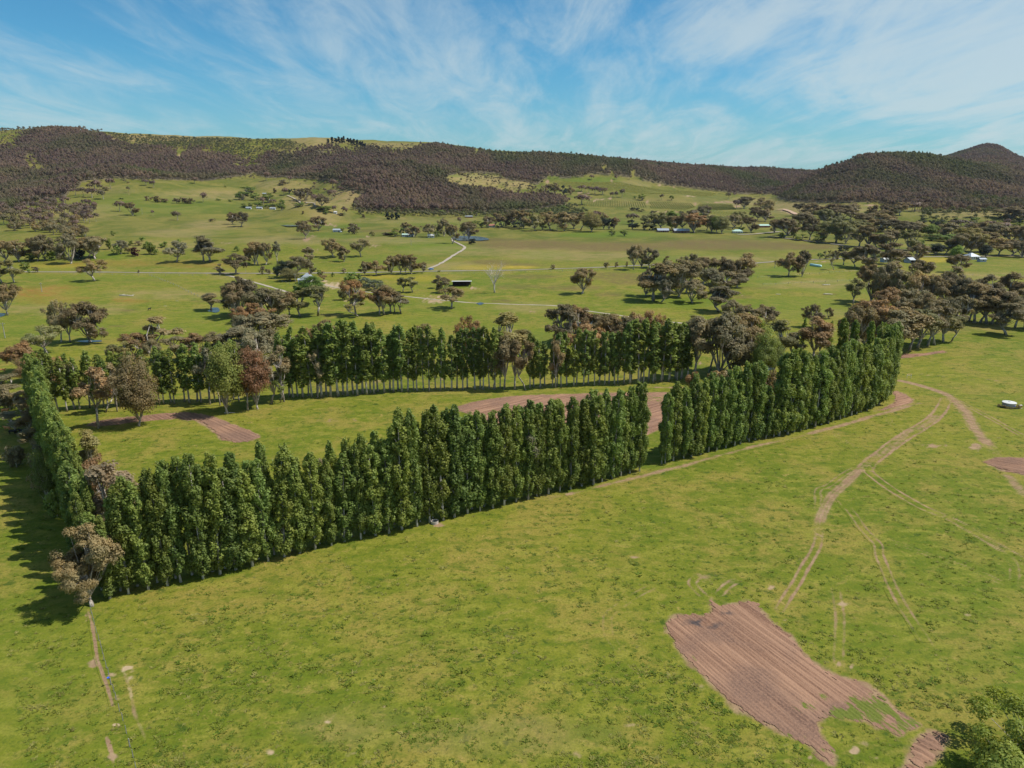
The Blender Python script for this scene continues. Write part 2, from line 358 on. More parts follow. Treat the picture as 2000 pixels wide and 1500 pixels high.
# ---------------------------------------------------------------- wear on the ground: tracks, bare patches, tone of the paddocks
def gp(u, v): p = at(u, v); return (p[0], p[1])
TRACKS = [   # photo points, half width m, strength, paired ruts?, name
 ([(1741,741),(1765,745),(1790,751),(1820,760),(1850,771),(1858,778)], 1.9, 0.92, False, 1),
 ([(1853,772),(1868,785),(1885,805),(1900,830),(1915,852),(1930,868),(1943,886)], 2.3, 0.72, False, 1),
 ([(1963,922),(1985,948),(2010,975)], 1.8, 0.6, False, 0),
 ([(1856,775),(1885,790),(1915,806),(1950,825),(1980,842),(2010,858)], 1.0, 0.55, True, 1),
 ([(1848,780),(1838,800),(1820,820),(1795,836),(1772,850),(1745,868),(1722,886),(1700,903),(1690,916)], 2.0, 0.84, True, 1),
 ([(1835,802),(1815,826),(1772,846),(1745,870),(1715,890),(1692,908)], 1.8, 0.56, False, 0),
 ([(1692,905),(1668,928),(1645,950),(1628,965),(1612,990),(1602,1015),(1600,1040)], 1.7, 0.62, False, 0),
 ([(1690,905),(1650,925),(1615,950),(1600,955),(1597,975),(1600,1010)], 0.8, 0.42, True, 0),
 ([(1600,1035),(1597,1062),(1588,1082),(1572,1108),(1556,1138),(1535,1170),(1522,1192)], 0.9, 0.62, True, 1),
 ([(1694,912),(1700,925),(1715,937),(1740,955),(1768,972),(1800,990),(1835,1005)], 1.4, 0.66, True, 1),
 ([(1830,1002),(1860,1015),(1895,1035),(1935,1058),(1970,1078),(2010,1102)], 1.3, 0.56, True, 0),
 ([(1900,1040),(1950,1072),(1975,1095),(1982,1120),(1978,1140)], 0.9, 0.42, True, 0),
 ([(1798,787),(1770,794),(1735,805),(1700,814),(1672,823),(1640,832),(1600,842),(1555,855)], 1.2, 0.78, False, 1),
 ([(1555,855),(1500,866),(1470,873),(1420,886),(1380,897),(1340,909),(1300,918),(1260,929),(1225,937),(1190,946),(1150,956),(1105,968)], 1.05, 0.66, False, 1),
 ([(1100,966),(1060,976),(1030,984)], 1.6, 0.35, False, 0),
 ([(1640,975),(1665,1003),(1690,1038),(1712,1060),(1718,1085),(1728,1110),(1745,1150),(1770,1195),(1810,1255)], 0.95, 0.46, True, 1),
 ([(1712,1050),(1750,1060),(1790,1075),(1840,1092),(1890,1110),(1935,1128),(1980,1150)], 0.9, 0.40, True, 0),
 ([(1735,812),(1740,826),(1755,838),(1768,846)], 0.9, 0.42, True, 0),
 ([(1628,840),(1640,855),(1665,870),(1700,886)], 0.9, 0.38, True, 0),
 ([(1300,1135),(1255,1155),(1215,1180),(1187,1205),(1188,1235),(1215,1275),(1255,1315),(1290,1350)], 0.9, 0.34, True, 0),
 ([(1742,728),(1765,729),(1820,733),(1900,740),(2010,746)], 0.9, 0.42, True, 0),
 ([(1630,1140),(1640,1200),(1638,1290),(1642,1315)], 0.85, 0.42, True, 0),
 ([(1380,1168),(1362,1152),(1352,1140),(1360,1128)], 0.9, 0.5, True, 0),
 ([(1405,1160),(1420,1145),(1435,1135)], 0.9, 0.5, True, 0),
 ([(172,1195),(178,1212),(185,1250),(190,1285),(200,1315),(212,1350),(220,1378)], 0.32, 0.85, False, 1),
 ([(208,1440),(218,1470),(222,1490)], 0.35, 0.8, False, 0),
 ([(232,1285),(245,1320),(256,1355),(262,1390),(278,1430),(290,1460)], 0.55, 0.40, False, 0),
 ([(740,840),(680,842),(620,848),(540,857)], 1.2, 0.30, True, 0),
 ([(640,800),(625,820),(605,842)], 0.8, 0.3, True, 0),
 ([(270,815),(330,808),(420,806)], 1.5, 0.35, False, 0),
 ([(1260,755),(1300,757),(1345,756)], 1.5, 0.7, False, 0),
]
PATCHES = [  # photo centre, radius px (u, v), strength, pale
 (183,1296,12,8,0.9,0.2),(188,1290,14,10,0.5,0),(250,1308,15,8,0.85,1),(257,1325,8,8,0.6,1),(253,1350,5,14,0.4,1),(220,1318,10,5,0.6,0.5),(230,1362,9,6,0.6,0.4),(226,1416,8,3,0.9,1),(277,1418,6,4,0.9,1),(287,1417,5,3,0.9,1),
 (222,1478,12,6,0.8,0.3),(170,1205,6,10,0.8,0.3),(245,1183,14,4,0.5,0.3),(270,1170,12,4,0.5,0.3),(1650,1180,16,4,0.9,0.6),(1506,1147,8,5,0.8,0.4),(1892,1201,9,3,0.8,0.6),(1240,1088,11,3,0.6,0.3),
 (1828,871,24,4,0.95,0.1),(1905,873,12,8,0.9,0.2),(1825,872,34,7,0.5,0.1),(1236,1416,9,4,0.8,0.6),(1235,1420,18,9,0.4,0.4),(1670,1465,12,8,0.9,0.6),(1690,1452,14,8,0.5,0.4),(1717,1480,10,5,0.7,0.4),(1535,1210,8,4,0.6,0.4),(1520,1188,8,4,0.6,0.4),
 (1640,1298,6,7,0.7,0.3),(1664,1300,6,7,0.7,0.3),(1660,1310,5,4,0.7,0.3),(1285,1200,6,6,0.5,0.4),(1370,1345,9,10,0.5,0.6),(1535,1455,9,5,0.7,0.4),(1582,1480,6,6,0.5,0.4),
 (854,1024,19,6,0.95,0.1),(1113,964,9,3,0.9,0.1),(1060,968,26,3,0.5,0.1),(660,1400,30,10,0.38,0.4),(750,1380,6,3,0.6,0.4),(890,1385,10,5,0.55,0.4),(640,1411,10,4,0.5,1),(527,1470,10,8,0.6,0.9),(690,1475,35,8,0.4,0.4),(825,1495,14,6,0.6,0.6),
 (535,1265,18,6,0.3,0.3),(1125,1475,12,8,0.5,0.4),(690,820,9,3,0.6,0.1),(640,822,20,4,0.6,0.1),(900,802,30,4,0.5,0.1),(960,858,25,6,0.3,0.1),(1190,690,40,5,0.3,0.3),(1725,950,10,3,0.2,0),
 (1600,1040,18,14,0.45,0.2),(1622,1065,12,8,0.3,0.2),(1612,1000,18,10,0.4,0.2),(1380,1130,40,14,0.42,0.1),(1420,1140,22,7,0.5,0.2),(1880,1250,20,8,0.25,0.2),
 (650,557,26,7,0.95,0.9),(625,550,18,4,0.8,0.9),(700,557,30,5,0.6,0.8),(855,580,40,4,0.8,0.6),(845,588,28,5,0.8,0.6),(925,563,16,3,0.7,0.5),(560,536,30,3,0.7,0.8),(590,560,24,3,0.6,0.8),(680,588,10,3,0.7,0.7),(598,468,8,4,0.95,0.1),(612,462,9,3,0.7,0.1),
 (640,438,8,3,0.9,0.2),(652,441,10,3,0.8,0.2),(630,436,10,2,0.7,0.2),(1385,422,22,3,0.7,0.6),(1300,414,45,2.5,0.7,0.2),(1195,357,3,9,0.9,0.1),(1202,361,3,4,0.9,0.1),(1069,356,4,5,0.9,0.1),(1265,393,3,7,0.9,0.3),(1192,388,6,3,0.8,0.3),(1350,383,18,1.8,0.8,0.5),(1290,361,15,2.5,0.7,0.3),(1310,365,20,2,0.6,0.2),
 (1410,395,40,2.5,0.7,0.1),(1357,397,4,5,0.8,0.1),(1160,392,8,2.5,0.8,0.5),(1167,389,20,1.6,0.8,0.5),(1440,403,10,6,0.7,0.1),(1530,411,10,3,0.9,0.3),(1545,416,10,3,0.9,0.3),(1700,401,25,2.5,0.7,0.2),(1855,508,10,3,0.4,0.3),(1130,377,12,2,0.7,0.3),(1145,378,15,2,0.6,0.3),
 (445,475,16,3,0.6,0.2),(340,432,10,2,0.2,0.2),(735,480,10,3,0.8,0.3),(727,484,16,2,0.6,0.2),(615,488,12,2,0.5,0.2),(720,462,10,2,0.8,0.4),(350,308,4,9,0.6,0.6),(20,291,16,5,0.5,0.4),(95,305,8,6,0.3,0.2),(253,382,3,4,0.7,0.3),(95,385,12,2,0.6,0.2),(1745,520,12,2,0.7,0.3),(1605,511,30,2,0.6,0.4),(1450,578,6,1.5,0.5,0.3),(1485,560,5,2,0.5,0.4),
 (1040,609,14,2.5,0.5,0.2),(1200,592,8,2,0.5,0.3),(1340,628,12,2,0.6,0.4),(875,760,6,3,0.5,0.2),(625,764,4,2,0.5,0.2),(1365,710,10,4,0.7,0.1),(1500,716,12,8,0.9,0.1),(1497,750,8,16,0.9,0.1),(1290,705,10,4,0.4,0.1),(1210,702,12,4,0.8,0.4),(860,740,20,4,0.5,0.2),(740,747,14,4,0.6,0.2),
]
TONE = {     # (photo centre, radius px, strength)
 'sedge': [(1040,478,110,9,1),(1200,482,120,9,1),(1390,478,130,10,1),(1510,480,60,8,0.9),(960,470,60,5,0.8),(1580,482,60,6,0.9),(1000,518,60,5,0.7),(1010,560,55,5,0.5),(960,512,45,5,0.8),(1120,562,60,5,0.7),(1200,540,60,8,0.7),(1220,550,40,6,0.7),(1190,575,30,4,0.6),(1040,540,60,4,0.6),
           (1420,432,80,5,0.8),(760,451,60,2.5,0.8),(1450,580,20,3,0.6),(640,615,25,3,0.6),(980,588,25,3,0.8),(300,548,60,3,0.3),(245,606,20,2.5,0.7),(230,637,18,2,0.7),(420,588,50,3,0.5),(1620,575,14,1.5,0.8),(900,660,300,12,0.2),(640,800,20,3,0.3),(1480,563,40,3,0.4),(560,700,200,8,0.2),(1120,410,20,12,0.3)],
 'rusty': [(55,572,60,10,0.9),(110,562,40,5,0.8),(240,586,22,4,0.9),(265,588,30,3,0.7),(165,582,12,2,0.7),(100,585,60,10,0.4),(250,515,170,6,0.45),(400,518,80,5,0.5)],
 'yellow': [(1010,522,40,3,0.9),(945,522,60,5,0.5),(1820,508,42,5,0.8),(740,540,40,5,0.5),(120,520,80,4,0.35),(820,545,60,6,0.4)],
 'dry':   [(130,605,130,12,0.45),(330,575,110,10,0.45),(520,590,50,8,0.4),(760,470,90,7,0.45),(560,470,90,9,0.45),(1130,500,140,9,0.5),(1420,505,110,6,0.45),(1600,555,110,10,0.4),(1900,540,120,8,0.4),(880,520,80,8,0.45),(300,480,110,10,0.4),(110,420,120,14,0.4),(420,380,110,10,0.5),(800,430,160,6,0.35),(1700,610,100,10,0.3),(1850,640,140,10,0.3),(170,405,60,5,0.4),(420,440,60,10,0.6),(350,455,80,8,0.5),(600,395,50,14,0.7),(680,385,35,20,0.8),(640,420,40,15,0.6),(560,362,60,10,0.6),(930,352,80,12,0.8),(1010,362,30,8,0.8),(960,372,50,6,0.7),(1560,405,60,14,0.7),(1640,408,60,8,0.6),(1900,418,100,10,0.6),(1470,395,60,8,0.5),(200,372,60,8,0.3),(90,295,60,30,0.3),(620,275,60,8,0.7),(760,285,60,7,0.6),
           (300,270,150,8,0.8),(600,290,60,6,0.6),(1280,395,120,10,0.25),(690,560,40,8,0.5),(1240,360,30,8,0.4),(1950,400,60,8,0.5),(1000,1440,200,40,0.25),(700,1420,120,40,0.3),(1000,490,200,10,0.4),(1030,600,60,10,0.4),(450,540,40,8,0.3)],
 'lush':  [(560,520,60,8,0.6),(250,545,110,6,0.5),(1600,520,80,5,0.6),(1750,560,120,14,0.5),(740,505,90,8,0.5),(430,615,90,14,0.5),(860,625,100,9,0.5),(850,485,90,10,0.9),(1190,458,110,6,1),(1350,505,120,8,0.4),(1330,592,120,10,0.8),(1480,545,60,20,0.6),(1560,600,120,20,0.5),(1530,527,40,6,1),(1290,528,40,6,0.9),(1060,498,50,8,0.7),(1390,480,50,3,0.6),(820,470,80,8,0.6),(300,400,160,20,0.5),(200,500,60,6,0.7),(400,455,80,6,0.4),(660,460,60,8,0.5),(900,435,150,6,0.5),(620,440,100,5,0.5),
           (1200,440,40,12,0.4),(1080,345,60,5,0.8),(1160,352,50,6,0.9),(920,345,60,5,0.8),(600,640,100,20,0.4),(950,600,200,16,0.4),(1640,560,60,20,0.3),(100,640,120,20,0.5),(380,645,80,18,0.5),(300,650,60,12,0.6),(90,1300,160,200,0.3),(1800,1300,300,200,0.15),(1050,660,60,16,0.8),(930,555,100,8,0.5)],
}
ROADS_HILL = []
SOIL = [
 [(1290,1225),(1300,1207),(1317,1195),(1338,1196),(1355,1194),(1370,1198),(1382,1184),(1377,1170),(1390,1167),(1405,1178),(1425,1172),(1462,1167),(1487,1177),(1492,1192),(1500,1198),(1525,1220),(1550,1242),(1587,1285),(1622,1308),(1640,1318),(1670,1322),(1690,1330),(1725,1357),(1765,1388),(1807,1418),(1785,1432),(1760,1447),(1720,1428),(1690,1415),(1655,1408),(1620,1405),(1610,1430),(1625,1455),(1642,1476),(1632,1500),(1600,1488),(1550,1447),(1510,1428),(1490,1424),(1447,1396),(1425,1382),(1395,1350),(1370,1325),(1332,1288),(1307,1256)],
 [(1914,902),(1936,893),(1970,891),(2010,893),(2080,900),(2070,925),(2010,931),(1980,926),(1952,919),(1930,910)],
 [(878,800),(900,790),(930,783),(970,776),(1010,772),(1060,770),(1130,768),(1200,766),(1300,765),(1340,770),(1320,800),(1290,840),(1240,860),(1100,880),(1000,850),(945,832),(930,820),(905,806)],
 [(165,832),(185,822),(225,816),(270,812),(320,806),(375,804),(412,811),(450,825),(490,840),(514,854),(482,864),(462,866),(430,861),(420,850),(400,835),(380,823),(345,819),(300,822),(270,824),(230,830),(190,834)],
 [(1706,803),(1722,798),(1738,789),(1746,777),(1738,764),(1752,762),(1770,770),(1791,783),(1782,789),(1750,797),(1725,803)],
 [(1742,697),(1765,691),(1800,690),(1840,684),(1853,688),(1830,692),(1800,696),(1770,700),(1748,701)],
 [(1735,1510),(1770,1472),(1765,1440),(1790,1430),(1815,1420),(1850,1430),(1863,1446),(1840,1470),(1830,1490),(1800,1515)]]
def inside(X, Y, P):
    c = np.zeros(X.shape, bool); n = len(P)
    for i in range(n):
        (x0, y0), (x1, y1) = P[i], P[i - 1]
        with np.errstate(divide='ignore', invalid='ignore'): c ^= ((y0 > Y) != (y1 > Y)) & (X < (x1 - x0) * (Y - y0) / (y1 - y0) + x0)
    return c
_tr = []
_soil = [np.array([gp(*p) for p in P]) for P in SOIL]
for pts, hw, st, ruts, named in TRACKS: _tr.append((np.array([gp(*p) for p in pts]), hw, st, ruts, named))
def smooth_line(P, n=6):
    P = np.asarray(P, float); t = np.arange(len(P)); tq = np.linspace(0, len(P) - 1, (len(P) - 1) * n + 1)
    return pchip(t, P, tq) if len(P) > 2 else np.array([P[0] + (P[1] - P[0]) * k for k in np.linspace(0, 1, n + 1)])
_tr = [(smooth_line(a), b, c, d, e) for a, b, c, d, e in _tr]
def dist_line(X, Y, P):
    """distance to a polyline and position along it (0..1)"""
    best = np.full(X.shape, 1e9); par = np.zeros(X.shape)
    seg = np.hypot(*np.diff(P, axis=0).T); cum = np.concatenate([[0], np.cumsum(seg)]) / max(seg.sum(), 1e-6)
    for i in range(len(P) - 1):
        a, b = P[i], P[i + 1]; d = b - a; L = d @ d + 1e-9
        t = np.clip(((X - a[0]) * d[0] + (Y - a[1]) * d[1]) / L, 0, 1)
        q = np.hypot(X - a[0] - t * d[0], Y - a[1] - t * d[1]); m = q < best
        best[m] = q[m]; par[m] = (cum[i] + t * (cum[i + 1] - cum[i]))[m]
    return best, par
def blob(u, v, cu, cv, ru, rv): return np.clip(1.25 - np.sqrt(((u - cu) / ru) ** 2 + ((v - cv) / rv) ** 2), 0, 1) ** 0.8
def paint(X, Y, Z):
    X, Y, Z = [np.asarray(a, float) for a in (X, Y, Z)]; u, v = project(X, Y, Z)
    A = {k: np.zeros(X.shape) for k in ('dirt', 'pale', 'dry', 'sedge', 'rusty', 'yellow', 'lush', 'hill', 'litter')}
    A['hill'] = np.clip((Y - 560) / 350, 0, 1)
    brk = 0.80 + 0.45 * vnoise(X / 6, Y / 6, 3)
    for P, hw, st, ruts, _ in _tr:
        lo, hi = P.min(0) - 3 * hw - 1, P.max(0) + 3 * hw + 1
        m = np.where((X > lo[0]) & (X < hi[0]) & (Y > lo[1]) & (Y < hi[1]))[0]
        if not len(m): continue
        d, par = dist_line(X[m], Y[m], P); end = np.clip(np.minimum(par, 1 - par) * 8, 0.6, 1)
        if ruts:
            r = np.exp(-((d - hw * 0.8) / 0.27) ** 2) + 0.30 * np.exp(-(d / (hw * 1.3)) ** 4)
        else: r = np.clip(1.30 - 0.95 * d / hw, 0, 1) * (0.84 + 0.16 * np.cos(d * 2 * math.pi / 0.85))
        A['dirt'][m] = np.maximum(A['dirt'][m], np.clip(r, 0, 1) * st * end * 0.86 * np.clip(brk[m], 0, 1.15) * (0.70 + 0.60 * vnoise(X[m] / 1.1, Y[m] / 1.1, 17)))
    for cu, cv, ru, rv, st, pl in PATCHES:
        m = np.where((np.abs(u - cu) < ru * 1.4) & (np.abs(v - cv) < rv * 1.4))[0]
        if not len(m): continue
        b = blob(u[m], v[m], cu, cv, ru * 1.15, rv * 1.15) * st * (0.1 + 1.3 * vnoise(X[m] / 0.8, Y[m] / 0.8, 9) * (0.5 + vnoise(X[m] / 2.5, Y[m] / 2.5, 10))) * 0.85
        A['dirt'][m] = np.maximum(A['dirt'][m], b); A['pale'][m] = np.maximum(A['pale'][m], pl * (b > 0.05))
    for P in _soil:
        lo, hi = P.min(0) - 3, P.max(0) + 3; m = np.where((X > lo[0]) & (X < hi[0]) & (Y > lo[1]) & (Y < hi[1]))[0]
        if not len(m): continue
        d, _ = dist_line(X[m], Y[m], np.concatenate([P, P[:1]])); d = np.where(inside(X[m], Y[m], P), d, -d) + 2.4 * fbm(X[m] / 2.0, Y[m] / 2.0, 61, 4)
        A['dirt'][m] = np.maximum(A['dirt'][m], np.clip(0.22 + d * 0.36, 0, 0.72))
    for k, L in TONE.items():
        for cu, cv, ru, rv, st in L:
            m = np.where((np.abs(u - cu) < ru * 1.4) & (np.abs(v - cv) < rv * 1.4))[0]
            if len(m): A[k][m] = np.maximum(A[k][m], np.clip(blob(u[m], v[m], cu, cv, ru, rv) * 1.5, 0, 1) * st)
    return A

# ---------------------------------------------------------------- the ground sheet
_kv = slope_of(np.arange(1560, 559, -2.6)); rowsY = np.concatenate([[20, 45, 60], -CAMH / _kv, np.geomspace(503, 9400, 200)])
rowsY = np.unique(np.round(rowsY, 3)); colS = np.concatenate([[-20, -6, -2.5, -1.5, -1.1, -0.95], np.linspace(-0.86, 0.86, 640), [0.95, 1.1, 1.5, 2.5, 6, 20]])
YY, SS = np.meshgrid(rowsY, colS, indexing='ij'); XX = YY * SS; ZZ = height(XX, YY)
nR, nC = YY.shape; idx = np.arange(nR * nC).reshape(nR, nC)
quads = np.stack([idx[:-1, :-1], idx[:-1, 1:], idx[1:, 1:], idx[1:, :-1]], -1).reshape(-1, 4)
V = np.stack([XX, YY, ZZ], -1).reshape(-1, 3); B = len(V); a0, a1 = 400.0, 20 * 9400.0
V = np.concatenate([V, [(-400, -6000, 0), (400, -6000, 0), (188000, 9400, 0), (188000, -6000, 0), (-188000, 9400, 0), (-188000, -6000, 0)]])
back = np.array([[B, B + 1, nC - 1, 0], [B + 1, B + 3, B + 2, nC - 1], [B + 5, B, 0, B + 4]])
A_ = paint(V[:, 0], V[:, 1], V[:, 2])
ground = link('ground', mesh('ground', V, np.concatenate([quads, back]), M_GROUND, attrs=A_, smooth=True), kind='structure',
              label='green grazing pasture spreading from the near paddock to the foot of the hills')

_lift = [0.012]
def lift():
    _lift[0] += 0.004; return _lift[0]
def strip(name, P, hw, mat, label, paint_it=False, n_across=5, step=2.0, off=None, rag=0.7):
    """a strip laid along a line on the ground"""
    P = np.asarray(P, float); seg = np.hypot(*np.diff(P, axis=0).T); cum = np.concatenate([[0], np.cumsum(seg)])
    n = max(3, int(cum[-1] / step)); t = np.linspace(0, cum[-1], n)
    C = np.stack([np.interp(t, cum, P[:, 0]), np.interp(t, cum, P[:, 1])], 1)
    T = np.gradient(C, axis=0); T /= np.hypot(T[:, 0], T[:, 1])[:, None] + 1e-9; Nn = np.stack([-T[:, 1], T[:, 0]], 1)
    wv = hw * (1 + rag * (vnoise(t / 4.0, t * 0, 31) - 0.5))
    k = np.linspace(-1, 1, n_across); Q = C[:, None, :] + Nn[:, None, :] * (k[None, :, None] * wv[:, None, None])
    X, Y = Q[..., 0].ravel(), Q[..., 1].ravel(); l = lift()
    Z = height(X, Y) + l + np.clip(Y - 470, 0, 1e9) * (0.0006 if off is None else off)
    i = np.arange(n * n_across).reshape(n, n_across)
    f = np.stack([i[:-1, :-1], i[:-1, 1:], i[1:, 1:], i[1:, :-1]], -1).reshape(-1, 4)
    at_ = paint(X, Y, Z) if paint_it else None
    return link(name, mesh(name, np.stack([X, Y, Z], 1), f, mat, attrs=at_, smooth=True), kind='structure', label=label)
TR_LABEL = ['brown earth track leaving the right end of the poplars', 'worn track running down to the dark tilled patch at right', 'faint wheel track past the white water tank',
 'paired wheel ruts crossing the paddock towards the near tilled patch', 'thin wheel ruts reaching the top of the near tilled patch', 'worn ruts curving out over the right paddock',
 'grey earth track joining the poplar row to the track junction', 'narrow bare track running along the foot of the front poplars', 'faint pale ruts in the right paddock', 'thin bare cattle path beside the wire fence']
ti = 0
for P, hw, st, ruts, named in _tr:
    if named: strip('dirt_track', P, hw * 1.4, M_GROUND, TR_LABEL[ti], True, 13, 0.7); ti += 1
def px_line(pts): return smooth_line(np.array([gp(*p) for p in pts]), 6)
strip('road', px_line([(-60,530.5),(40,531),(180,531.5),(300,533),(500,534),(700,532.5),(830,530),(1000,528),(1080,525.5),(1180,522),(1290,517),(1450,515),(1520,511),(1620,506),(1720,504),(1840,501.5),(2060,500)]), 2.3, M_ROAD, 'grey sealed country road crossing the valley floor', step=5, off=0.0009)
strip('driveway', px_line([(440,537),(465,543),(495,551),(530,561),(566,572)]), 1.15, M_GRAVEL, 'pale gravel driveway running from the road to the creek trees', step=3)
strip('driveway', px_line([(836,525),(850,520),(866,512),(886,499),(906,487),(908,484),(897,477),(886,472),(884,466)]), 1.5, M_GRAVEL, 'winding pale driveway climbing to the dam', step=4, off=0.0012)
strip('farm_track', px_line([(620,553),(645,559),(680,566),(730,572),(783,578),(830,583),(880,588),(930,592),(965,593),(1000,594.5),(1080,597),(1130,605),(1180,612),(1230,619),(1290,627),(1350,633),(1400,638)]), 0.95, M_GRAVEL, 'pale gravel farm track passing the open shed', step=3)
strip('hill_track', px_line([(561,383),(573,388),(584,394),(600,397),(612,398),(617,405)]), 1.6, M_GRAVEL, 'pale track climbing the slope beside the farm trees', step=6, off=0.0016)
strip('hill_track', px_line([(1515,411),(1530,410),(1545,415),(1555,420)]), 4.0, road_material('red_track', (0.42, 0.27, 0.17), (0.5, 0.34, 0.22)), 'reddish track on the bare slope under the round hill', step=6, off=0.0016)
strip('lane', px_line([(1440,459),(1470,458),(1500,455),(1525,453)]), 3.0, M_GRAVEL, 'pale lane beside the green roofed cottage', step=6, off=0.0012)
strip('lane', px_line([(1500,462),(1550,468),(1600,474),(1660,481),(1720,486),(1790,490),(1830,494)]), 2.6, M_ROAD, 'grey lane running behind the right hand gum trees', step=6, off=0.0012)

# ---------------------------------------------------------------- tilled patches, with real furrows
def tilled(poly, d0, d1, label, dl=0.30, dw=0.13, pitch=0.62, amp=0.020, weeds=None, ash=None, rag=0.4, fray=1.0):
    W = np.array([gp(*p) for p in poly]); a, b = np.array(gp(*d0)), np.array(gp(*d1)); e = (b - a) / np.hypot(*(b - a)); ang = math.atan2(e[1], e[0])
    n = np.array([-e[1], e[0]]); o = W.mean(0); L = (W - o) @ e; N = (W - o) @ n
    l = np.arange(L.min() - 2, L.max() + 2, dl); m = np.arange(N.min() - 2, N.max() + 2, dw)
    LL, NN = np.meshgrid(l, m, indexing='ij')
    LJ = LL + rag * fbm(LL / 1.6, NN / 1.6, 41, 4) * 2.6; NJ = NN + rag * fbm(LL / 1.6, NN / 1.6, 142, 4) * 2.6
    ins = inside(LJ, NJ, np.stack([L, N], 1))
    X, Y = o[0] + LL * e[0] + NN * n[0], o[1] + LL * e[1] + NN * n[1]
    wob = (vnoise(LL / 9, NN / 3, 4) - 0.5) * 0.5
    z = lift() + 0.030 + amp * np.sin((NN + wob) * 2 * math.pi / pitch) * (0.5 + vnoise(LL / 3, NN / 1.2, 8)) + 0.022 * (vnoise(LL / 0.5, NN / 0.3, 6) - 0.5)
    i = np.arange(LL.size).reshape(LL.shape); k = ins[:-1, :-1] & ins[1:, :-1] & ins[1:, 1:] & ins[:-1, 1:]
    de0, _ = dist_line(X.ravel(), Y.ravel(), np.concatenate([W, W[:1]])); de0 = de0.reshape(X.shape)
    edge = 2.0 * fray * vnoise(LL / 2.2, NN / 1.1, 51) * vnoise(LL / 0.7, NN / 0.35, 52) ** 0.7 + 0.15; k &= (de0 > edge)[:-1, :-1]
    z = 0.006 + lift() * 0.05 + (z - 0.006) * np.clip((de0 - 0.1) / 1.6, 0.05, 1)
    f = np.stack([i[:-1, :-1], i[1:, :-1], i[1:, 1:], i[:-1, 1:]], -1)[k]
    use = np.unique(f); re = np.full(LL.size, -1); re[use] = np.arange(len(use))
    U, Vv = project(X.ravel()[use], Y.ravel()[use], 0 * use)
    att = {'weeds': np.zeros(len(use)), 'ash': np.zeros(len(use))}
    for nm, lst in (('weeds', weeds), ('ash', ash)):
        for cu, cv, ru, rv, st in (lst or []): att[nm] = np.maximum(att[nm], st * blob(U, Vv, cu, cv, ru, rv))
    ux, uy = X.ravel()[use], Y.ravel()[use]; de, _ = dist_line(ux, uy, np.concatenate([W, W[:1]]))
    fr = 0.9 + 0.9 * vnoise(ux / 5, uy / 5, 12); att['weeds'] = np.maximum(att['weeds'], np.clip(1.0 - de / (0.6 * fr), 0, 1) * 0.3)
    vv = np.stack([LL.ravel()[use], NN.ravel()[use], z.ravel()[use]], 1)
    return link('tilled_patch', mesh('tilled_patch', vv, re[f], M_TILL, attrs=att), loc=(o[0], o[1], 0), rz=ang, kind='structure', label=label)
tilled([(1290,1225),(1300,1207),(1317,1195),(1338,1196),(1355,1194),(1370,1198),(1382,1184),(1377,1170),(1390,1167),(1405,1178),(1425,1172),(1462,1167),(1487,1177),(1492,1192),(1500,1198),(1525,1220),(1550,1242),(1587,1285),(1622,1308),(1640,1318),(1670,1322),(1690,1330),(1725,1357),(1765,1388),(1807,1418),(1785,1432),(1760,1447),
        (1720,1428),(1690,1415),(1655,1408),(1620,1405),(1610,1430),(1625,1455),(1642,1476),(1632,1500),(1600,1488),(1550,1447),(1510,1428),(1490,1424),(1447,1396),(1425,1382),(1395,1350),(1370,1325),(1332,1288),(1307,1256)],
       (1300,1220), (1560,1440), 'long brown tilled patch with straight furrows in the near paddock',
       weeds=[(1720,1385,75,42,0.80),(1760,1420,50,25,0.85),(1575,1382,30,14,0.55),(1605,1362,20,9,0.5),(1650,1400,40,22,0.9),(1620,1420,20,18,0.7),(1520,1440,60,8,0.6),(1580,1470,60,10,0.75),(1330,1290,30,10,0.5)],
       ash=[(1362,1218,26,9,1),(1395,1222,18,8,0.9),(1420,1198,14,7,0.8),(1345,1220,14,5,0.6)])
tilled([(1914,902),(1936,893),(1970,891),(2010,893),(2080,900),(2070,925),(2010,931),(1980,926),(1952,919),(1930,910)], (1930,898), (2010,912), 'dark tilled patch at the right edge of the paddock', 0.5, 0.25, 0.9, 0.06)
tilled([(878,800),(900,790),(930,783),(970,776),(1010,772),(1060,770),(1130,768),(1200,766),(1300,765),(1340,770),(1320,800),(1290,840),(1240,860),(1100,880),(1000,850),(945,832),(930,820),(905,806)], (1000,790), (930,806), 'wide brown tilled field between the two poplar rows', 0.8, 0.34, 1.3, 0.06, weeds=[(1300,778,60,12,0.5)])
tilled([(165,832),(185,822),(225,816),(270,812),(320,806),(375,804),(412,811),(450,825),(490,840),(514,854),(482,864),(462,866),(430,861),(420,850),(400,835),(380,823),(345,819),(300,822),(270,824),(230,830),(190,834)], (420,820), (500,855), 'curved brown tilled strip near the lone gum tree', 0.6, 0.3, 1.2, 0.05)
tilled([(1706,803),(1722,798),(1738,789),(1746,777),(1738,764),(1752,762),(1770,770),(1791,783),(1782,789),(1750,797),(1725,803)], (1730,800), (1785,785), 'small crescent shaped tilled patch at the poplar row end', 0.5, 0.25, 0.9, 0.06)
tilled([(1742,697),(1765,691),(1800,690),(1840,684),(1853,688),(1830,692),(1800,696),(1770,700),(1748,701)], (1745,698), (1850,687), 'thin bare strip under the gum grove', 0.6, 0.3, 0.9, 0.05)
tilled([(1735,1510),(1770,1472),(1765,1440),(1790,1430),(1815,1420),(1850,1430),(1863,1446),(1840,1470),(1830,1490),(1800,1515)], (1800,1430), (1830,1445), 'scraped tan earth beside the leafy tree at lower right', 0.3, 0.2, 0.9, 0.05, weeds=[(1750,1500,25,18,0.5)], ash=None)

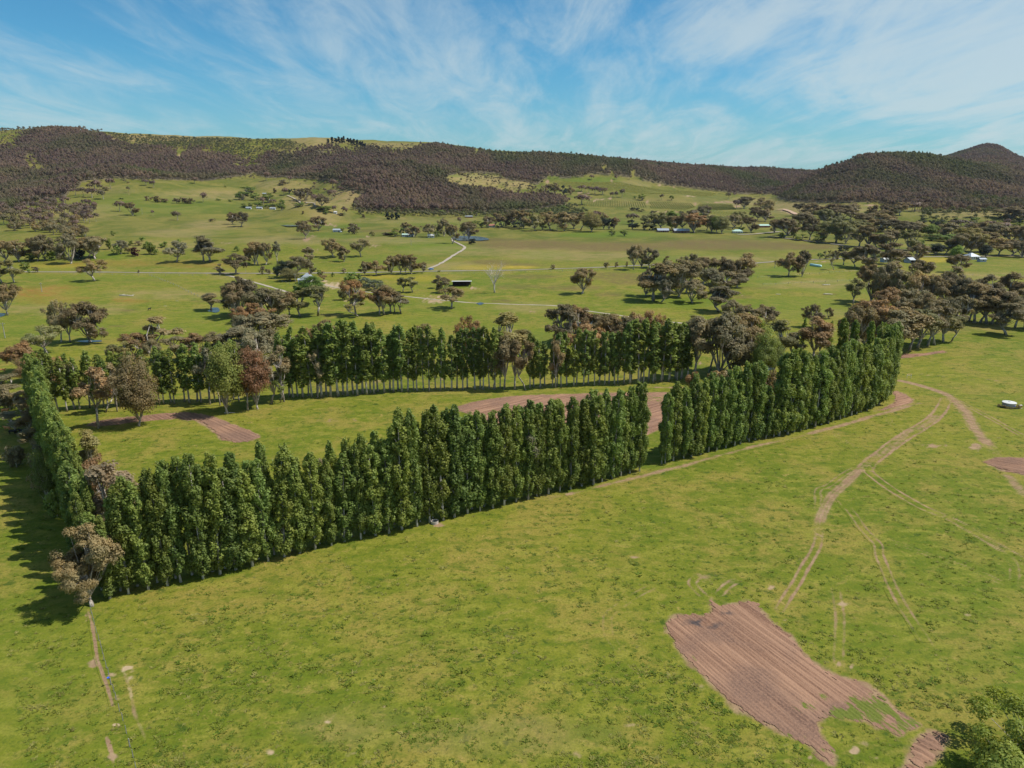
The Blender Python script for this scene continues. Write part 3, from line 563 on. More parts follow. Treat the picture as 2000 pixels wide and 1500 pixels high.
# ---------------------------------------------------------------- ponds and creek pools
def pond(poly, label):
    W = np.array([gp(*p) for p in poly]); c = W.mean(0); n = 40
    P = smooth_line(np.concatenate([W, W[:1]]), 4)[:-1]; P = c + (P - c) * (1 + 0.1 * (RNG.random((len(P), 1)) - 0.5))
    R = np.stack([P, c + (P - c) * 0.5], 0); vs = []
    zz = float(np.mean(height(P[:, 0], P[:, 1]))) + lift() + max(0, (c[1] - 470) * 0.0016)
    vs = [(x, y, zz) for x, y in P] + [(c[0], c[1], zz)]
    f = [(i, (i + 1) % len(P), len(P)) for i in range(len(P))]
    return link('pond', mesh('pond', vs, f, M_WATER), kind='structure', label=label)
pond([(884,465),(900,462),(930,463),(950,466),(955,469),(930,471),(900,471)], 'blue farm dam beside the winding driveway')
pond([(548,441),(565,440),(585,441),(584,443),(565,444)], 'farm dam on the hillside behind the dark gums')
pond([(405,608),(416,601),(424,601),(428,609),(420,611)], 'small blue creek pool under the brown gums')
pond([(148,667),(170,665),(192,665),(200,667),(170,669)], 'thin creek pool at the feet of the two big gums')
pond([(1105,633),(1130,630),(1150,626),(1178,623),(1172,632),(1130,638)], 'bright creek pool among the rusty gums')
pond([(338,735),(350,733),(375,741),(400,746),(396,752),(360,742)], 'creek pool seen between the far poplars')
pond([(930,593),(938,591),(945,593),(938,596)], 'puddle on the pale farm track')
pond([(-14,613),(6,612),(10,616),(-10,623)], 'creek pool at the left edge')
pond([(1484,717),(1500,715),(1512,719),(1500,725),(1486,724)], 'pool behind the gap in the poplars')
pond([(745,714),(770,712),(790,714),(770,718)], 'narrow pool behind the far poplar row')
pond([(940,714),(970,711),(986,714),(960,718)], 'narrow pool below the leaning gums')

# ---------------------------------------------------------------- tree models (each built once, then copied)
def unit(v): return v / (np.linalg.norm(v, axis=-1, keepdims=True) + 1e-9)
def leaves(rng, C, Rc, n, size, up=0.25, flat=0.8, shell=0.55, dens_top=0.0, droop=0.0, ctr=None):
    """leaf sprays spread through clumps with centres C and radii Rc; returns verts, faces, tone"""
    K = len(C); n = np.broadcast_to(np.asarray(n), (K,)).astype(int); k = np.repeat(np.arange(K), n); N = len(k)
    d = unit(rng.normal(size=(N, 3))); d[:, 2] = np.where((d[:, 2] < 0) & (rng.random(N) < dens_top), -d[:, 2], d[:, 2])
    r = (shell + (1 - shell) * rng.random(N) ** 0.7) * Rc[k]
    p = C[k] + d * r[:, None] * np.array([1, 1, flat])
    nrm = unit(d * 1.25 + rng.normal(size=(N, 3)) * 0.45 + np.array([0, 0, up]))
    if ctr is not None: nrm = unit(nrm + 0.75 * unit(p - np.asarray(ctr)))
    t = unit(np.cross(nrm, rng.normal(size=(N, 3)))); b = np.cross(nrm, t)
    if droop: t = unit(t * (1 - droop) + np.array([0, 0, -droop])); b = unit(np.cross(nrm, t))
    s = size * (0.55 + 0.9 * rng.random(N)); L = s[:, None] * 1.25; Wd = s[:, None] * 0.75
    v = np.stack([p - t * L, p + b * Wd + nrm * s[:, None] * 0.12, p + t * L, p - b * Wd + nrm * s[:, None] * 0.12], 1).reshape(-1, 3)
    f = np.arange(N * 4).reshape(-1, 4)
    ct = rng.random(K); tone = np.clip(0.30 + 0.45 * ct[k] + 0.35 * (rng.random(N) - 0.5), 0, 1)
    return v, f, np.repeat(tone, 4)
def crown_mesh(name, parts, mat=None):
    v = np.concatenate([p[0] for p in parts]); o = 0; fs = []
    for p in parts: fs.append(p[1] + o); o += len(p[0])
    return mesh(name, v, np.concatenate(fs), mat or M_LEAF, attrs={'tone': np.concatenate([p[2] for p in parts])})
def both(me_t, me_c, name):
    """trunk and crown as one mesh, for trees too small to show parts"""
    import bmesh
    bm = bmesh.new(); bm.from_mesh(me_t); nt = len(bm.faces); bm.from_mesh(me_c)
    bm.faces.ensure_lookup_table()
    for i, f in enumerate(bm.faces): f.material_index = 0 if i < nt else 1
    me = bpy.data.meshes.new(name); bm.to_mesh(me); bm.free()
    me.materials.append(me_t.materials[0]); me.materials.append(me_c.materials[0]); return me
def gum_model(seed, H=18.0, W=16.0, lo=0.25, nc=34, nl=62, leaf=0.36, rc=0.21, lean=0.05, bark=None, round_=0.5, tops=1, up=0.2, trunk_r=0.028, lobes=0):
    rng = np.random.default_rng(seed); R = W / 2; C = []
    lob = [(rng.normal(size=2) * R * 0.30, rng.uniform(0.75, 1.0)) for _ in range(4)]
    tries = 0
    while len(C) < nc and tries < 4000:
        tries += 1
        q = rng.uniform(-1, 1, 3); 
        if q @ q > 1: continue
        if q @ q < 0.22 and rng.random() < 0.6: continue
        off, sc_ = lob[rng.integers(len(lob))]
        zz = q[2]; 
        if zz < -0.1 and rng.random() < round_: continue
        x, y = q[0] * R * 0.78 * sc_ + off[0] * 0.7, q[1] * R * 0.78 * sc_ + off[1] * 0.7
        z = H * (lo + (1 - lo) * (0.52 + 0.42 * zz * sc_ - 0.10 * (q[0] ** 2 + q[1] ** 2)))
        C.append((x, y, z))
    if lobes:
        C = []; LB = []
        for j in range(lobes):
            a = j * 2 * math.pi / max(1, lobes - 1) + rng.normal() * 0.35; q = 0.0 if j == lobes - 1 else rng.uniform(0.42, 0.66)
            zt = 0.78 if j == lobes - 1 else rng.uniform(0.22, 0.74); LB.append((math.cos(a) * q * R, math.sin(a) * q * R, H * (lo + (1 - lo) * zt), rng.uniform(0.28, 0.42) * R))
        for j in range(nc):
            x, y, z, r = LB[j % lobes]; d = unit(rng.normal(size=3)); q = rng.random() ** 0.4; C.append((x + d[0] * r * q, y + d[1] * r * q, z + d[2] * r * q * 0.8 * min(1.3, H * (1 - lo) / W)))
        C = [c for c in C if c[2] > 0.06 * H]
    C = np.array(C); Rc = rc * R * 2 * rng.uniform(0.55, 1.15, len(C)) * (0.8 if R > 6 else 1.0)
    Rc = np.minimum(Rc, (H * 1.0 - C[:, 2]) + 0.4 * Rc)
    mb = MB(); fk = np.array([rng.normal() * lean * H, rng.normal() * lean * H, H * lo * rng.uniform(0.75, 1.05)]); tr = trunk_r * H
    mb.tube([(0, 0, -0.3), (fk[0] * 0.35, fk[1] * 0.35, fk[2] * 0.5), tuple(fk)], [tr * 1.25, tr * 0.95, tr * 0.8], 7)
    main = []
    for j in range(5):
        a = j * 2 * math.pi / 5 + rng.normal() * 0.3; m_ = fk + np.array([math.cos(a) * R * 0.34, math.sin(a) * R * 0.34, H * (1 - lo) * rng.uniform(0.28, 0.45)])
        mid = fk + (m_ - fk) * 0.5 + rng.normal(size=3) * R * 0.05
        mb.tube([fk, mid, m_], [tr * 0.62, tr * 0.5, tr * 0.36], 5, False); main.append(m_)
    main = np.array(main)
    for c in C:
        j = np.argmin(((main - c) ** 2).sum(1)); m_ = main[j] if rng.random() < 0.85 else fk
        mid = m_ + (c - m_) * 0.55 + np.array([0, 0, -0.04 * H * rng.random()])
        mb.tube([m_, mid, c], [tr * 0.33, tr * 0.22, tr * 0.09], 4, False)
    tm = mb.mesh('trunk', bark or M_GBARK, True)
    parts = [leaves(rng, C, Rc, np.maximum(8, nl * (Rc / Rc.mean()) ** 1.7), leaf, up=up, flat=0.85, shell=0.35, dens_top=0.45, droop=0.25, ctr=(0, 0, H * (0.35 * lo + 0.30)))]
    return tm, crown_mesh('crown', parts)
def poplar_model(seed, H=21.0, R=1.75, lo=0.06, nc=120, nl=44, leaf=0.20, sparse=0.0):
    rng = np.random.default_rng(seed); C = []; Rc = []
    lean = rng.normal(size=2) * 0.25
    prof = lambda t: (min(1, max(0.0, (t - lo) / 0.10)) ** 0.6 * 0.80 + 0.20) * (1.0 if t < 0.4 else max(0.10, 1 - 0.66 * ((t - 0.4) / 0.60) ** 5.0)) * (0.86 + 0.16 * math.sin(t * 17 + seed) + 0.12 * math.sin(t * 41 + 2 * seed))
    for i in range(nc):
        t = lo + (1 - lo) * (i + rng.random()) / nc
        if rng.random() < sparse * (1.3 - t): continue
        r = R * prof(t); a = rng.random() * 2 * math.pi; q = r * (0.35 + 0.6 * math.sqrt(rng.random()))
        C.append((q * math.cos(a) + lean[0] * t, q * math.sin(a) + lean[1] * t, H * t)); Rc.append((0.26 + 0.24 * r) * rng.uniform(0.75, 1.2) * (0.8 if t > 0.93 else 1))
    for k in range(3):
        C.append((lean[0] + rng.normal() * 0.14, lean[1] + rng.normal() * 0.14, H * (0.95 + 0.03 * k / 3))); Rc.append(0.46 - 0.03 * k)
    C, Rc = np.array(C), np.array(Rc)
    mb = MB(); tr = 0.19
    mb.tube([(0, 0, -0.3), (lean[0] * .1, lean[1] * .1, 1.5), (lean[0] * .5, lean[1] * .5, H * .5), (lean[0], lean[1], H * 0.96)], [tr * 1.35, tr, tr * 0.6, 0.03], 7)
    for i in range(0, len(C) - 3, 5):
        c = C[i]; z0 = max(0.05 * H, c[2] - 2.2); mb.tube([(lean[0] * z0 / H, lean[1] * z0 / H, z0), tuple(c)], [0.05, 0.02], 4, False)
    parts = [leaves(rng, C, Rc, np.maximum(10, nl * (Rc / Rc.mean()) ** 1.6), leaf, up=0.25, flat=1.9, shell=0.40, dens_top=0.25)]
    return mb.mesh('trunk', M_PBARK, True), crown_mesh('crown', parts)
def bush_model(seed, H=6.0, W=7.0, nc=26, nl=60, leaf=0.28, bark=None, conif=False):
    rng = np.random.default_rng(seed); C = []
    for i in range(nc):
        d = unit(rng.normal(size=3)); q = (0.35 + 0.45 * rng.random())
        t = 0.5 + 0.42 * d[2] * (q / 0.8) ; wid = (1 - t) ** 0.55 if conif else 1
        C.append((d[0] * W / 2 * q * wid, d[1] * W / 2 * q * wid, H * max(0.12, t)))
    C = np.array(C); Rc = 0.19 * W * rng.uniform(0.7, 1.2, nc) * (0.8 if conif else 1)
    Rc = np.minimum(Rc, H - C[:, 2] + 0.5 * Rc)
    mb = MB(); mb.tube([(0, 0, -0.2), (0, 0, H * 0.35), (rng.normal() * .2, rng.normal() * .2, H * 0.75)], [0.035 * H, 0.028 * H, 0.012 * H], 6)
    for c in C[::3]: mb.tube([(0, 0, H * 0.25), tuple(c)], [0.014 * H, 0.006 * H], 4, False)
    return mb.mesh('trunk', bark or M_GBARK, True), crown_mesh('crown', [leaves(rng, C, Rc, nl, leaf, up=0.3, flat=0.85, shell=0.4, dens_top=0.4)])
def dead_model(seed, H=17.0, W=13.0):
    rng = np.random.default_rng(seed); mb = MB(); mb.tube([(0, 0, -0.3), (0.2, 0, H * 0.14), (0.1, 0.1, H * 0.30)], [0.62, 0.46, 0.40], 8)
    def grow(p, d, L, r, lv):
        q = p + d * L * 0.55 + rng.normal(size=3) * L * 0.05; e = q + unit(d + rng.normal(size=3) * 0.18 + np.array([0, 0, .12])) * L * 0.45
        mb.tube([p, q, e], [r, r * 0.75, r * 0.45], 5, lv == 3)
        if lv < 3:
            for _ in range(3 if lv else 4):
                nd = unit(d * 0.8 + rng.normal(size=3) * 0.55 + np.array([0, 0, 0.2])); st = p + (e - p) * rng.uniform(0.45, 1); grow(st, nd, L * 0.62, r * 0.42, lv + 1)
    for j in range(6):
        a = j * math.pi / 3 + rng.normal() * 0.3; grow(np.array([0.1, 0.1, H * rng.uniform(0.2, 0.32)]), unit(np.array([math.cos(a) * 0.5, math.sin(a) * 0.5, 0.9])), H * 0.42, 0.24, 0)
    return mb.mesh('trunk', M_DEAD, True), None
MODEL = {
 'G': [gum_model(100 + i, 18, 17 + (i % 3), (0.06, 0.14, 0.20)[i % 3], 72, 125, 0.26, 0.125, lobes=8) + (18, 17 + (i % 3)) for i in range(6)],
 'T': [gum_model(200 + i, 22, 9.5, 0.22, 56, 120, 0.24, 0.175, 0.03, lobes=7, trunk_r=0.017) + (22, 9.5) for i in range(5)],
 'W': [gum_model(300 + i, 18, 7.5, 0.30, 36, 80, 0.21, 0.15, 0.05, lobes=6, round_=0.2, trunk_r=0.015) + (18, 7.5) for i in range(4)],
 'S': [gum_model(400 + i, 18, 20, 0.28, 60, 110, 0.26, 0.115, 0.06, lobes=8, trunk_r=0.030) + (18, 20) for i in range(3)],
 'B': [bush_model(500 + i) + (6.0, 7.0) for i in range(4)],
 'C': [bush_model(550 + i, 9, 5.5, 28, 60, 0.26, conif=True) + (9.0, 5.5) for i in range(3)],
 'L': [gum_model(600 + i, 18, 12, 0.07, 64, 190, 0.185, 0.20, 0.02, round_=0.1, up=0.4, trunk_r=0.02) + (18, 12) for i in range(3)],
 'N': [gum_model(652, 18, 13, 0.10, 190, 170, 0.15, 0.115, 0.02, lobes=13, trunk_r=0.02) + (18, 13)],
 'D': [dead_model(700 + i) + (17.0, 13.0) for i in range(2)],
 'P': [poplar_model(800 + i, 21, 1.50 + 0.14 * (i % 4), 0.04 + 0.02 * (i % 3), 160, 56, 0.165, 0.10 * (i % 2)) + (21.0, 3.9) for i in range(11)],
 'Q': [poplar_model(850 + i, 21, 1.15, 0.17 + 0.03 * (i % 3), 84, 34, 0.19, 0.35) + (21.0, 2.7) for i in range(6)],
}
SMALL = {}
def small(kind, H, W, lo, nm):
    out_ = []
    for i in range(4):
        if kind in 'BC': t, c = bush_model(900 + i, 6, 7 if kind == 'B' else 4.5, 14, 26, 0.42, conif=kind == 'C')
        else: t, c = gum_model(950 + i + ord(kind), H, W, lo, 34, 50, 0.42, 0.20, lobes=7)
        out_.append(both(t, c, nm))
    return out_
SMALL['G'] = [(m, 18, 16) for m in small('G', 18, 16, 0.04, 'gum_tree')]; SMALL['S'] = SMALL['G']
SMALL['T'] = [(m, 18, 10) for m in small('T', 18, 10, 0.08, 'gum_tree')]; SMALL['W'] = SMALL['T']; SMALL['L'] = [(m, 18, 13) for m in small('L', 18, 13, 0.04, 'leafy_tree')]
SMALL['B'] = [(m, 6, 7) for m in small('B', 6, 7, 0, 'shrub')]; SMALL['C'] = [(m, 6, 4.5) for m in small('C', 6, 4.5, 0, 'pine_tree')]

TINT = {'q': (0.273, 0.202, 0.125), 'b': (0.250, 0.212, 0.117), 'd': (0.194, 0.164, 0.097), 'c': (0.245, 0.227, 0.146), 'r': (0.319, 0.218, 0.116), 'o': (0.231, 0.227, 0.101), 'k': (0.232, 0.136, 0.081),
        'g': (0.185, 0.250, 0.062), 'v': (0.12, 0.20, 0.036), 'y': (0.20, 0.245, 0.065), 'l': (0.165, 0.195, 0.130), 'p': (0.170, 0.245, 0.045), 'n': (0.030, 0.048, 0.034), 'm': (0.08, 0.03, 0.036), 'x': (0.3, 0.27, 0.24)}
TWORD = {'q': 'rusty brown', 'b': 'brown', 'd': 'dark brown', 'c': 'grey', 'r': 'rusty', 'o': 'olive', 'k': 'reddish', 'g': 'dark green', 'v': 'bright green', 'y': 'yellow-green', 'l': 'silvery green', 'p': 'green', 'n': 'blackish green', 'm': 'purple', 'x': 'pale bare'}
KIND = {'G': ('gum_tree', 'gum tree'), 'T': ('gum_tree', 'tall gum tree'), 'W': ('gum_tree', 'thin wispy gum tree'), 'S': ('gum_tree', 'spreading gum tree'), 'B': ('shrub', 'shrub'), 'C': ('pine_tree', 'conifer'), 'L': ('leafy_tree', 'leafy tree'), 'N': ('gum_tree', 'gum tree'), 'D': ('dead_tree', 'dead tree'), 'P': ('poplar_tree', 'poplar')}
ORD = 'leftmost second third fourth fifth sixth seventh eighth ninth tenth eleventh twelfth thirteenth fourteenth fifteenth sixteenth seventeenth eighteenth nineteenth twentieth'.split()
_cnt = {}; FAR = []; FAR_PX = 19.0
def tint_of(c, rng=random):
    r, g, b = TINT[c]; k = rng.uniform(0.78, 1.24); h = rng.uniform(-0.08, 0.08); return (r * k * (1 + h), g * k, b * k * (1 - h), 1)
def plant(p, H, W, kind, col, label, group, cat=None, small_px=23, rz=None):
    px_h = H * scale_at(p)
    if kind in 'GTWS' and px_h < FAR_PX: FAR.append((tuple(p), H, W, col)); return None
    nm = KIND[kind if kind != 'Q' else 'P'][0]; cat = cat or {'shrub': 'shrub'}.get(nm, 'tree')
    i = _cnt.get(kind, 0); _cnt[kind] = i + 1; rz = random.uniform(0, 6.28) if rz is None else rz
    if px_h < small_px and kind in SMALL:
        me, h0, w0 = SMALL[kind][i % len(SMALL[kind])]
        o = link(nm, me, None, tuple(p), rz, label, cat, group); o.scale = (W / w0, W / w0, H / h0); o.color = tint_of(col); return o
    L = MODEL[kind]; tm, cm, h0, w0 = L[i % len(L)]
    o = link(nm, None, None, tuple(p), rz, label, cat, group); o.scale = (W / w0, W / w0, H / h0); o.empty_display_size = 0.1
    if kind in 'PQ': o.rotation_euler = (random.gauss(0, 0.016), random.gauss(0, 0.016), rz)
    link('trunk', tm, o)
    if cm is not None: c = link('crown', cm, o); c.color = tint_of(col)
    return o
def size_px(p, vt, hpx=None):
    """real height of a thing whose foot is p and whose top is seen at photo row vt"""
    return CAMH + p[1] * float(slope_of(vt)) - p[2]
def grove(place, group, text, fat=1.0):
    """rows 'u v_base height_px width_px kind tint' surveyed from the photograph"""
    T = []
    for ln in text.replace('\n', ';').split(';'):
        q = ln.split()
        if len(q) < 6: continue
        u, v, h, wd = map(float, q[:4]); p = at(u, v); T.append((u, p, size_px(p, v - h), wd / scale_at(p), q[4], q[5]))
    T = [(u, p, H * g, W * (1 + (g - 1) * 1.1) * ((1.08 + (fat - 1) * 0.9) if k in 'GTS' else 1.0), k, c) for u, p, H, W, k, c in T for g in [1.18 * fat if H * scale_at(p) < 42 and k in 'GTSLWB' else 1.03 + (fat - 1) * 0.5]]
    T.sort(key=lambda a: a[0]); n = {}
    tot = {}
    for a in T: tot[KIND[a[4]][1]] = tot.get(KIND[a[4]][1], 0) + 1
    for u, p, H, W, k, c in T:
        kw = KIND[k][1]; j = n.get(kw, 0); n[kw] = j + 1
        if tot[kw] == 1: lab = f"{TWORD[c]} {kw} {place}"
        elif j == tot[kw] - 1 and j > 0: lab = f"{TWORD[c]} {kw}, rightmost of those {place}"
        else: lab = f"{TWORD[c]} {kw}, {ORD[j]} {'' if j == 0 else 'from left '}of those {place}"
        plant(p, H, W * 1.05, k, c, lab, group)

# ---------------------------------------------------------------- poplar rows
def row_line(pts):
    """front foot line (u, v) with the top rows seen above; returns ground points and heights"""
    P = [at(u, v) for u, v, _ in pts]; Hh = [size_px(p, t) for p, (_, _, t) in zip(P, pts)]
    return np.array([p[:2] for p in P]), np.array(Hh)
def poplar_row(pts, step, zig, kind, wide, parts, group, side=1, jig=0.25, col='g'):
    """parts: list of (label, photo u where it ends)"""
    P, Hh = row_line(pts); seg = np.hypot(*np.diff(P, axis=0).T); cum = np.concatenate([[0], np.cumsum(seg)]); n = int(cum[-1] / step); t0 = 0
    for i in range(n + 1):
        t = i * step; x, y = np.interp(t, cum, P[:, 0]), np.interp(t, cum, P[:, 1]); H = np.interp(t, cum, Hh)
        k = min(len(seg) - 1, np.searchsorted(cum, t, 'right') - 1); d = (P[k + 1] - P[k]) / seg[k]; nn = np.array([-d[1], d[0]]) * side
        o = (zig if i % 2 else 0.0) + random.gauss(0, 0.12); x += nn[0] * o + d[0] * random.gauss(0, jig); y += nn[1] * o + d[1] * random.gauss(0, jig)
        u = project(x, y, 0)[0]; lab = next((l for l, e in parts if u <= e), parts[-1][0])
        if i == 0 and isinstance(parts[0], tuple) and len(parts) > 1 and parts[0][1] < 0: lab = parts[0][0]
        plant((x, y, 0), H * random.choice((random.uniform(0.97, 1.05), random.uniform(0.86, 1.0))), 3.9 * wide * random.uniform(0.85, 1.2) * min(1.15, max(0.8, H / 21)), kind, col, lab, group + ' ' + str(parts.index(next(q for q in parts if q[0] == lab)) + 1) if False else group + ', ' + lab.split(', ')[-1][:40], 'tree')
FR = [('dense green poplar in the front row, between corner gum and concrete trough', 846), ('dense green poplar in the front row, between concrete trough and pale wispy gum', 1025),
      ('dense green poplar in the front row, between pale wispy gum and row gap', 1275), ('dense green poplar in the front row, between row gap and low dip', 1490), ('dense green poplar in the front row, from the low dip to its right end', 9999)]
poplar_row([(214,1169,1015),(240,1163,985),(256,1158,935),(275,1154,916),(345,1139,912),(390,1130,900),(440,1119,893),(495,1103,885),(560,1086,880),(600,1077,886),(664,1061,878),(705,1052,866),(735,1045,852),(765,1038,832),(790,1033,816),(825,1025,806),(895,1008,800),(930,1000,815),(948,996,800),(970,990,793),(1020,978,797),(1082,962,790),(1155,946,770),(1200,934,758),(1264,915,755)],
           1.5, 1.9, 'P', 1.0, FR, 'poplars in the front row')
poplar_row([(1299,905,768),(1322,899,746),(1412,876,733),(1440,869,716),(1478,859,708),(1490,857,740),(1512,853,770)], 1.55, 1.9, 'P', 1.02, FR, 'poplars in the front row')
poplar_row([(1522,851,692),(1587,834,688),(1650,815,670),(1697,800,672),(1720,787,650),(1733,773,638),(1737,758,630)], 1.55, 1.9, 'P', 1.04, FR, 'poplars in the front row')
plant(at(1292, 906), 14.5, 2.2, 'Q', 'y', 'slim single poplar standing in the gap of the front row', None)
for u, v, t, w_, lab in [(1733,742,632,3.9,'bright poplar behind the right end of the front row, rightmost'), (1712,736,630,3.9,'bright poplar behind the right end of the front row, second from right'), (1690,728,628,3.9,'bright poplar behind the right end of the front row, third from right'), (1662,722,626,4.2,'bright poplar behind the right end of the front row, fourth from right'),
                         (1640,716,621,4.6,'broad poplar behind the right row end, next to a brown gum'), (1618,704,628,2.6,'slim dark poplar just right of the rusty gum behind the row'), (1563,702,622,2.6,'slim dark poplar just left of the rusty gum behind the row')]:
    p = at(u, v); plant(p, size_px(p, t), w_, 'P' if w_ > 3 else 'Q', 'p', lab, 'poplars behind the right row end')
LR = [('poplar in the left side row, along its near half', 10)]
poplar_row([(200,1152,1015),(188,1112,950),(176,1066,878),(160,1030,850),(130,955,800),(108,895,748),(90,840,700),(80,818,689)], 2.3, 1.4, 'P', 0.95, [('green poplar in the left side row, beyond the corner gum', 99999)], 'poplars in the left side row', col='g')
BR = [('slender poplar in the far row, left of the tall reddish gum', 470), ('slender poplar in the far row, between reddish gum and grey wispy gum', 640), ('slender poplar in the far row, dense middle stretch before the rusty gum', 905), ('slender poplar in the far row, open stretch beside the wispy brown gums', 1100), ('slender poplar in the far row, dark dense right end', 9999)]
poplar_row([(100,808,690),(160,800,693),(215,796,690),(300,790,684),(362,787,672),(420,785,668),(470,784,672)], 2.0, 1.5, 'Q', 1.0, BR, 'poplars in the far row')
poplar_row([(555,778,655),(590,776,645),(625,775,636),(662,774,632),(722,770,634),(755,766,638),(790,765,640)], 1.5, 1.6, 'Q', 1.1, BR, 'poplars in the far row')
poplar_row([(795,765,642),(820,764,642),(892,762,642),(957,761,640),(985,760,650)], 1.9, 1.3, 'Q', 1.0, BR, 'poplars in the far row')
poplar_row([(1036,758,656),(1085,756,655),(1130,754,650),(1185,752,648),(1225,750,642)], 1.9, 1.3, 'Q', 1.0, BR, 'poplars in the far row')
poplar_row([(1230,750,634),(1245,749,624),(1275,747,626),(1305,745,628),(1345,739,632)], 1.5, 1.7, 'Q', 1.15, BR, 'poplars in the far row')

# ---------------------------------------------------------------- gums and other trees, place by place
def one(u, v, h, wd, k, c, label, hfix=None):
    p = at(u, v); H = hfix or size_px(p, v - h); return plant(p, H, wd / scale_at(p), k, c, label, None)
one(180,1184,176,134,'N','b','big brown leaved gum tree at the near corner of the poplar rows')
one(1031,973,146,50,'W','c','pale wispy gum tree standing in front of the front poplar row')
one(226,1092,204,112,'T','q','tall rusty gum tree with pale trunk inside the poplar corner')
one(212,1040,165,90,'G','q','rusty gum tree behind the left poplar row, beside the taller rusty one')
one(182,958,126,66,'T','o','olive gum tree beside the left poplar row, near the grass field')
one(322,1108,188,46,'T','b','brown gum crown rising behind the front row near the corner')
one(690,1028,168,58,'T','b','brown gum crown rising behind the front row before its tall stretch')
one(636,1048,160,30,'W','c','thin grey gum top poking out of the front poplars')
one(1148,928,166,38,'T','c','grey gum crown rising behind the front row left of the gap')
one(271,832,144,84,'L','b','big lone brown gum tree standing beside the curved tilled strip')
one(192,836,128,66,'W','r','thin forked rusty gum tree left of the lone brown gum')
one(444,808,150,82,'L','y','broad light green tree standing in front of the far row')
one(503,799,134,66,'L','k','dark reddish gum tree in front of the far poplar row')
one(98,985,112,48,'L','y','light green leafy tree on the outer side of the left poplars')
one(966,572,59,40,'D','x','bare pale dead tree standing right of the open shed')
one(1950,1535,150,240,'L','v','leafy green tree cut off by the lower right corner', 14) if False else None
grove('left of the side row', 'gums outside the left poplar row', """20 800 46 44 B c;44 806 40 36 T b;32 846 44 48 T c;58 850 52 36 T b;33 912 36 34 B c;68 885 52 42 T b;12 775 38 40 T b;82 925 52 40 B c;75 960 40 30 B c;112 1010 60 40 B g;70 830 70 40 T b""")
grove('beside the far row', 'gums mixed into the far poplar row', """147 798 96 40 W o;229 804 96 34 W c;206 806 90 40 W r;410 790 116 40 W c;430 792 110 30 W c;484 801 120 40 T b;555 785 112 40 W c;530 788 100 46 T c;620 777 100 34 W c;548 786 60 30 W y;1005 761 104 40 T b;1027 762 102 34 W b;985 760 112 42 T b;1085 757 98 28 T b;963 761 60 20 W o""")
grove('at the far row corner', 'rusty gums behind the left end of the rows', """48 728 64 74 G r;92 693 58 76 S o;112 772 76 46 T r;133 770 60 40 T r;60 745 50 50 L r""")
grove('on the creek flat', 'big gums on the creek flat', """120 668 82 46 G b;137 668 64 30 T b;176 668 84 80 G d""")
grove('behind the far row, left half', 'gums behind the left half of the far row', """272 704 56 70 G r;318 700 86 72 W b;385 704 56 58 G r;300 712 50 40 G b;352 705 50 46 T c;462 712 75 70 T c;500 726 90 76 G c;535 710 70 60 G b;565 706 52 36 T b;600 690 52 42 G r;640 690 68 48 G b;225 720 50 36 T o;250 712 46 36 W o;420 715 70 40 T b""")
grove('by the creek bend', 'gums at the creek bend', """470 616 72 60 G d;458 622 62 40 G d;520 628 62 66 G b;545 622 48 56 G b;495 652 56 64 G r;478 655 44 44 G o;515 665 52 80 G c;480 668 50 50 S c;412 606 26 24 T b""", 1.2)
grove('on the flat below the house', 'gums between the house and the far row', """586 618 52 40 T o;566 618 48 30 T b;621 617 62 54 W o;606 577 36 44 L v;582 577 16 22 B v;670 586 21 19 B o;695 615 68 54 S r;742 615 52 44 S r;751 615 63 38 T b;763 611 54 34 T b;771 610 38 22 T b;783 612 32 32 W c;700 618 40 40 W o""")
grove('behind the far row, right half', 'gums behind the right half of the far row', """835 712 76 28 T b;917 716 90 48 S r;992 702 86 54 T o;1018 700 56 40 T o;1097 674 76 62 G d;1126 664 66 46 G r;1140 700 62 66 G r;1168 668 52 46 G b;1195 690 70 56 G b;1218 694 72 44 G b;1238 690 76 50 G r;1264 690 76 46 G r;1180 655 32 30 G o""", 1.2)
grove('right of the far row', 'gums between the far row and the front row', """1356 738 116 42 T c;1386 728 102 44 W c;1408 736 122 84 G b;1446 726 108 76 G b;1428 732 100 56 T c;1355 655 30 24 T o;1400 762 30 34 B b;1352 762 26 22 B r""", 1.2)
grove('by the creek, right of centre', 'gums along the creek right of centre', """1428 640 56 50 G b;1456 650 58 56 G b;1490 644 52 52 G c;1475 660 36 36 B y;1487 742 104 50 L y;1510 735 80 40 L y;1525 708 86 54 T o;1546 705 60 40 T b;1586 640 46 40 G d;1618 622 20 16 G b;1588 706 92 54 T r;1602 700 70 34 T b;1657 706 70 36 T b;1502 790 62 34 B b""")
grove('in the dense right grove', 'gums in the dense grove past the poplars', """1700 590 70 52 G d;1727 596 76 52 G d;1742 560 48 30 T b;1757 598 64 56 G o;1787 562 42 36 G d;1790 612 80 56 G b;1766 640 70 64 G b;1728 640 76 58 G r;1700 640 56 50 G r;1822 618 76 44 G b;1845 610 74 52 G d;1870 620 72 44 G d;1800 650 72 50 G b;1663 694 92 52 G b;1690 688 80 46 G b""", 1.2)
grove('at the grove front', 'gums along the front of the dense grove', """1715 684 94 70 G r;1738 690 84 50 T b;1757 686 82 60 T b;1776 684 74 40 T c;1792 680 74 46 T o;1812 676 86 36 T b;1825 674 88 36 T d;1842 668 64 40 T o;1858 667 38 28 W o;1866 640 62 50 G b""", 1.2)
grove('in the open right stand', 'gums in the open stand at the right edge', """1892 627 72 36 T b;1903 631 72 46 T b;1914 630 60 38 T c;1926 632 64 46 T b;1936 633 68 42 T d;1948 632 62 46 T d;1924 604 66 34 T d;1970 604 70 36 T d;1965 654 62 46 T b;1990 614 46 50 G b;2002 642 60 40 T b;1880 620 70 36 T d;1982 640 56 36 T b""", 1.2)
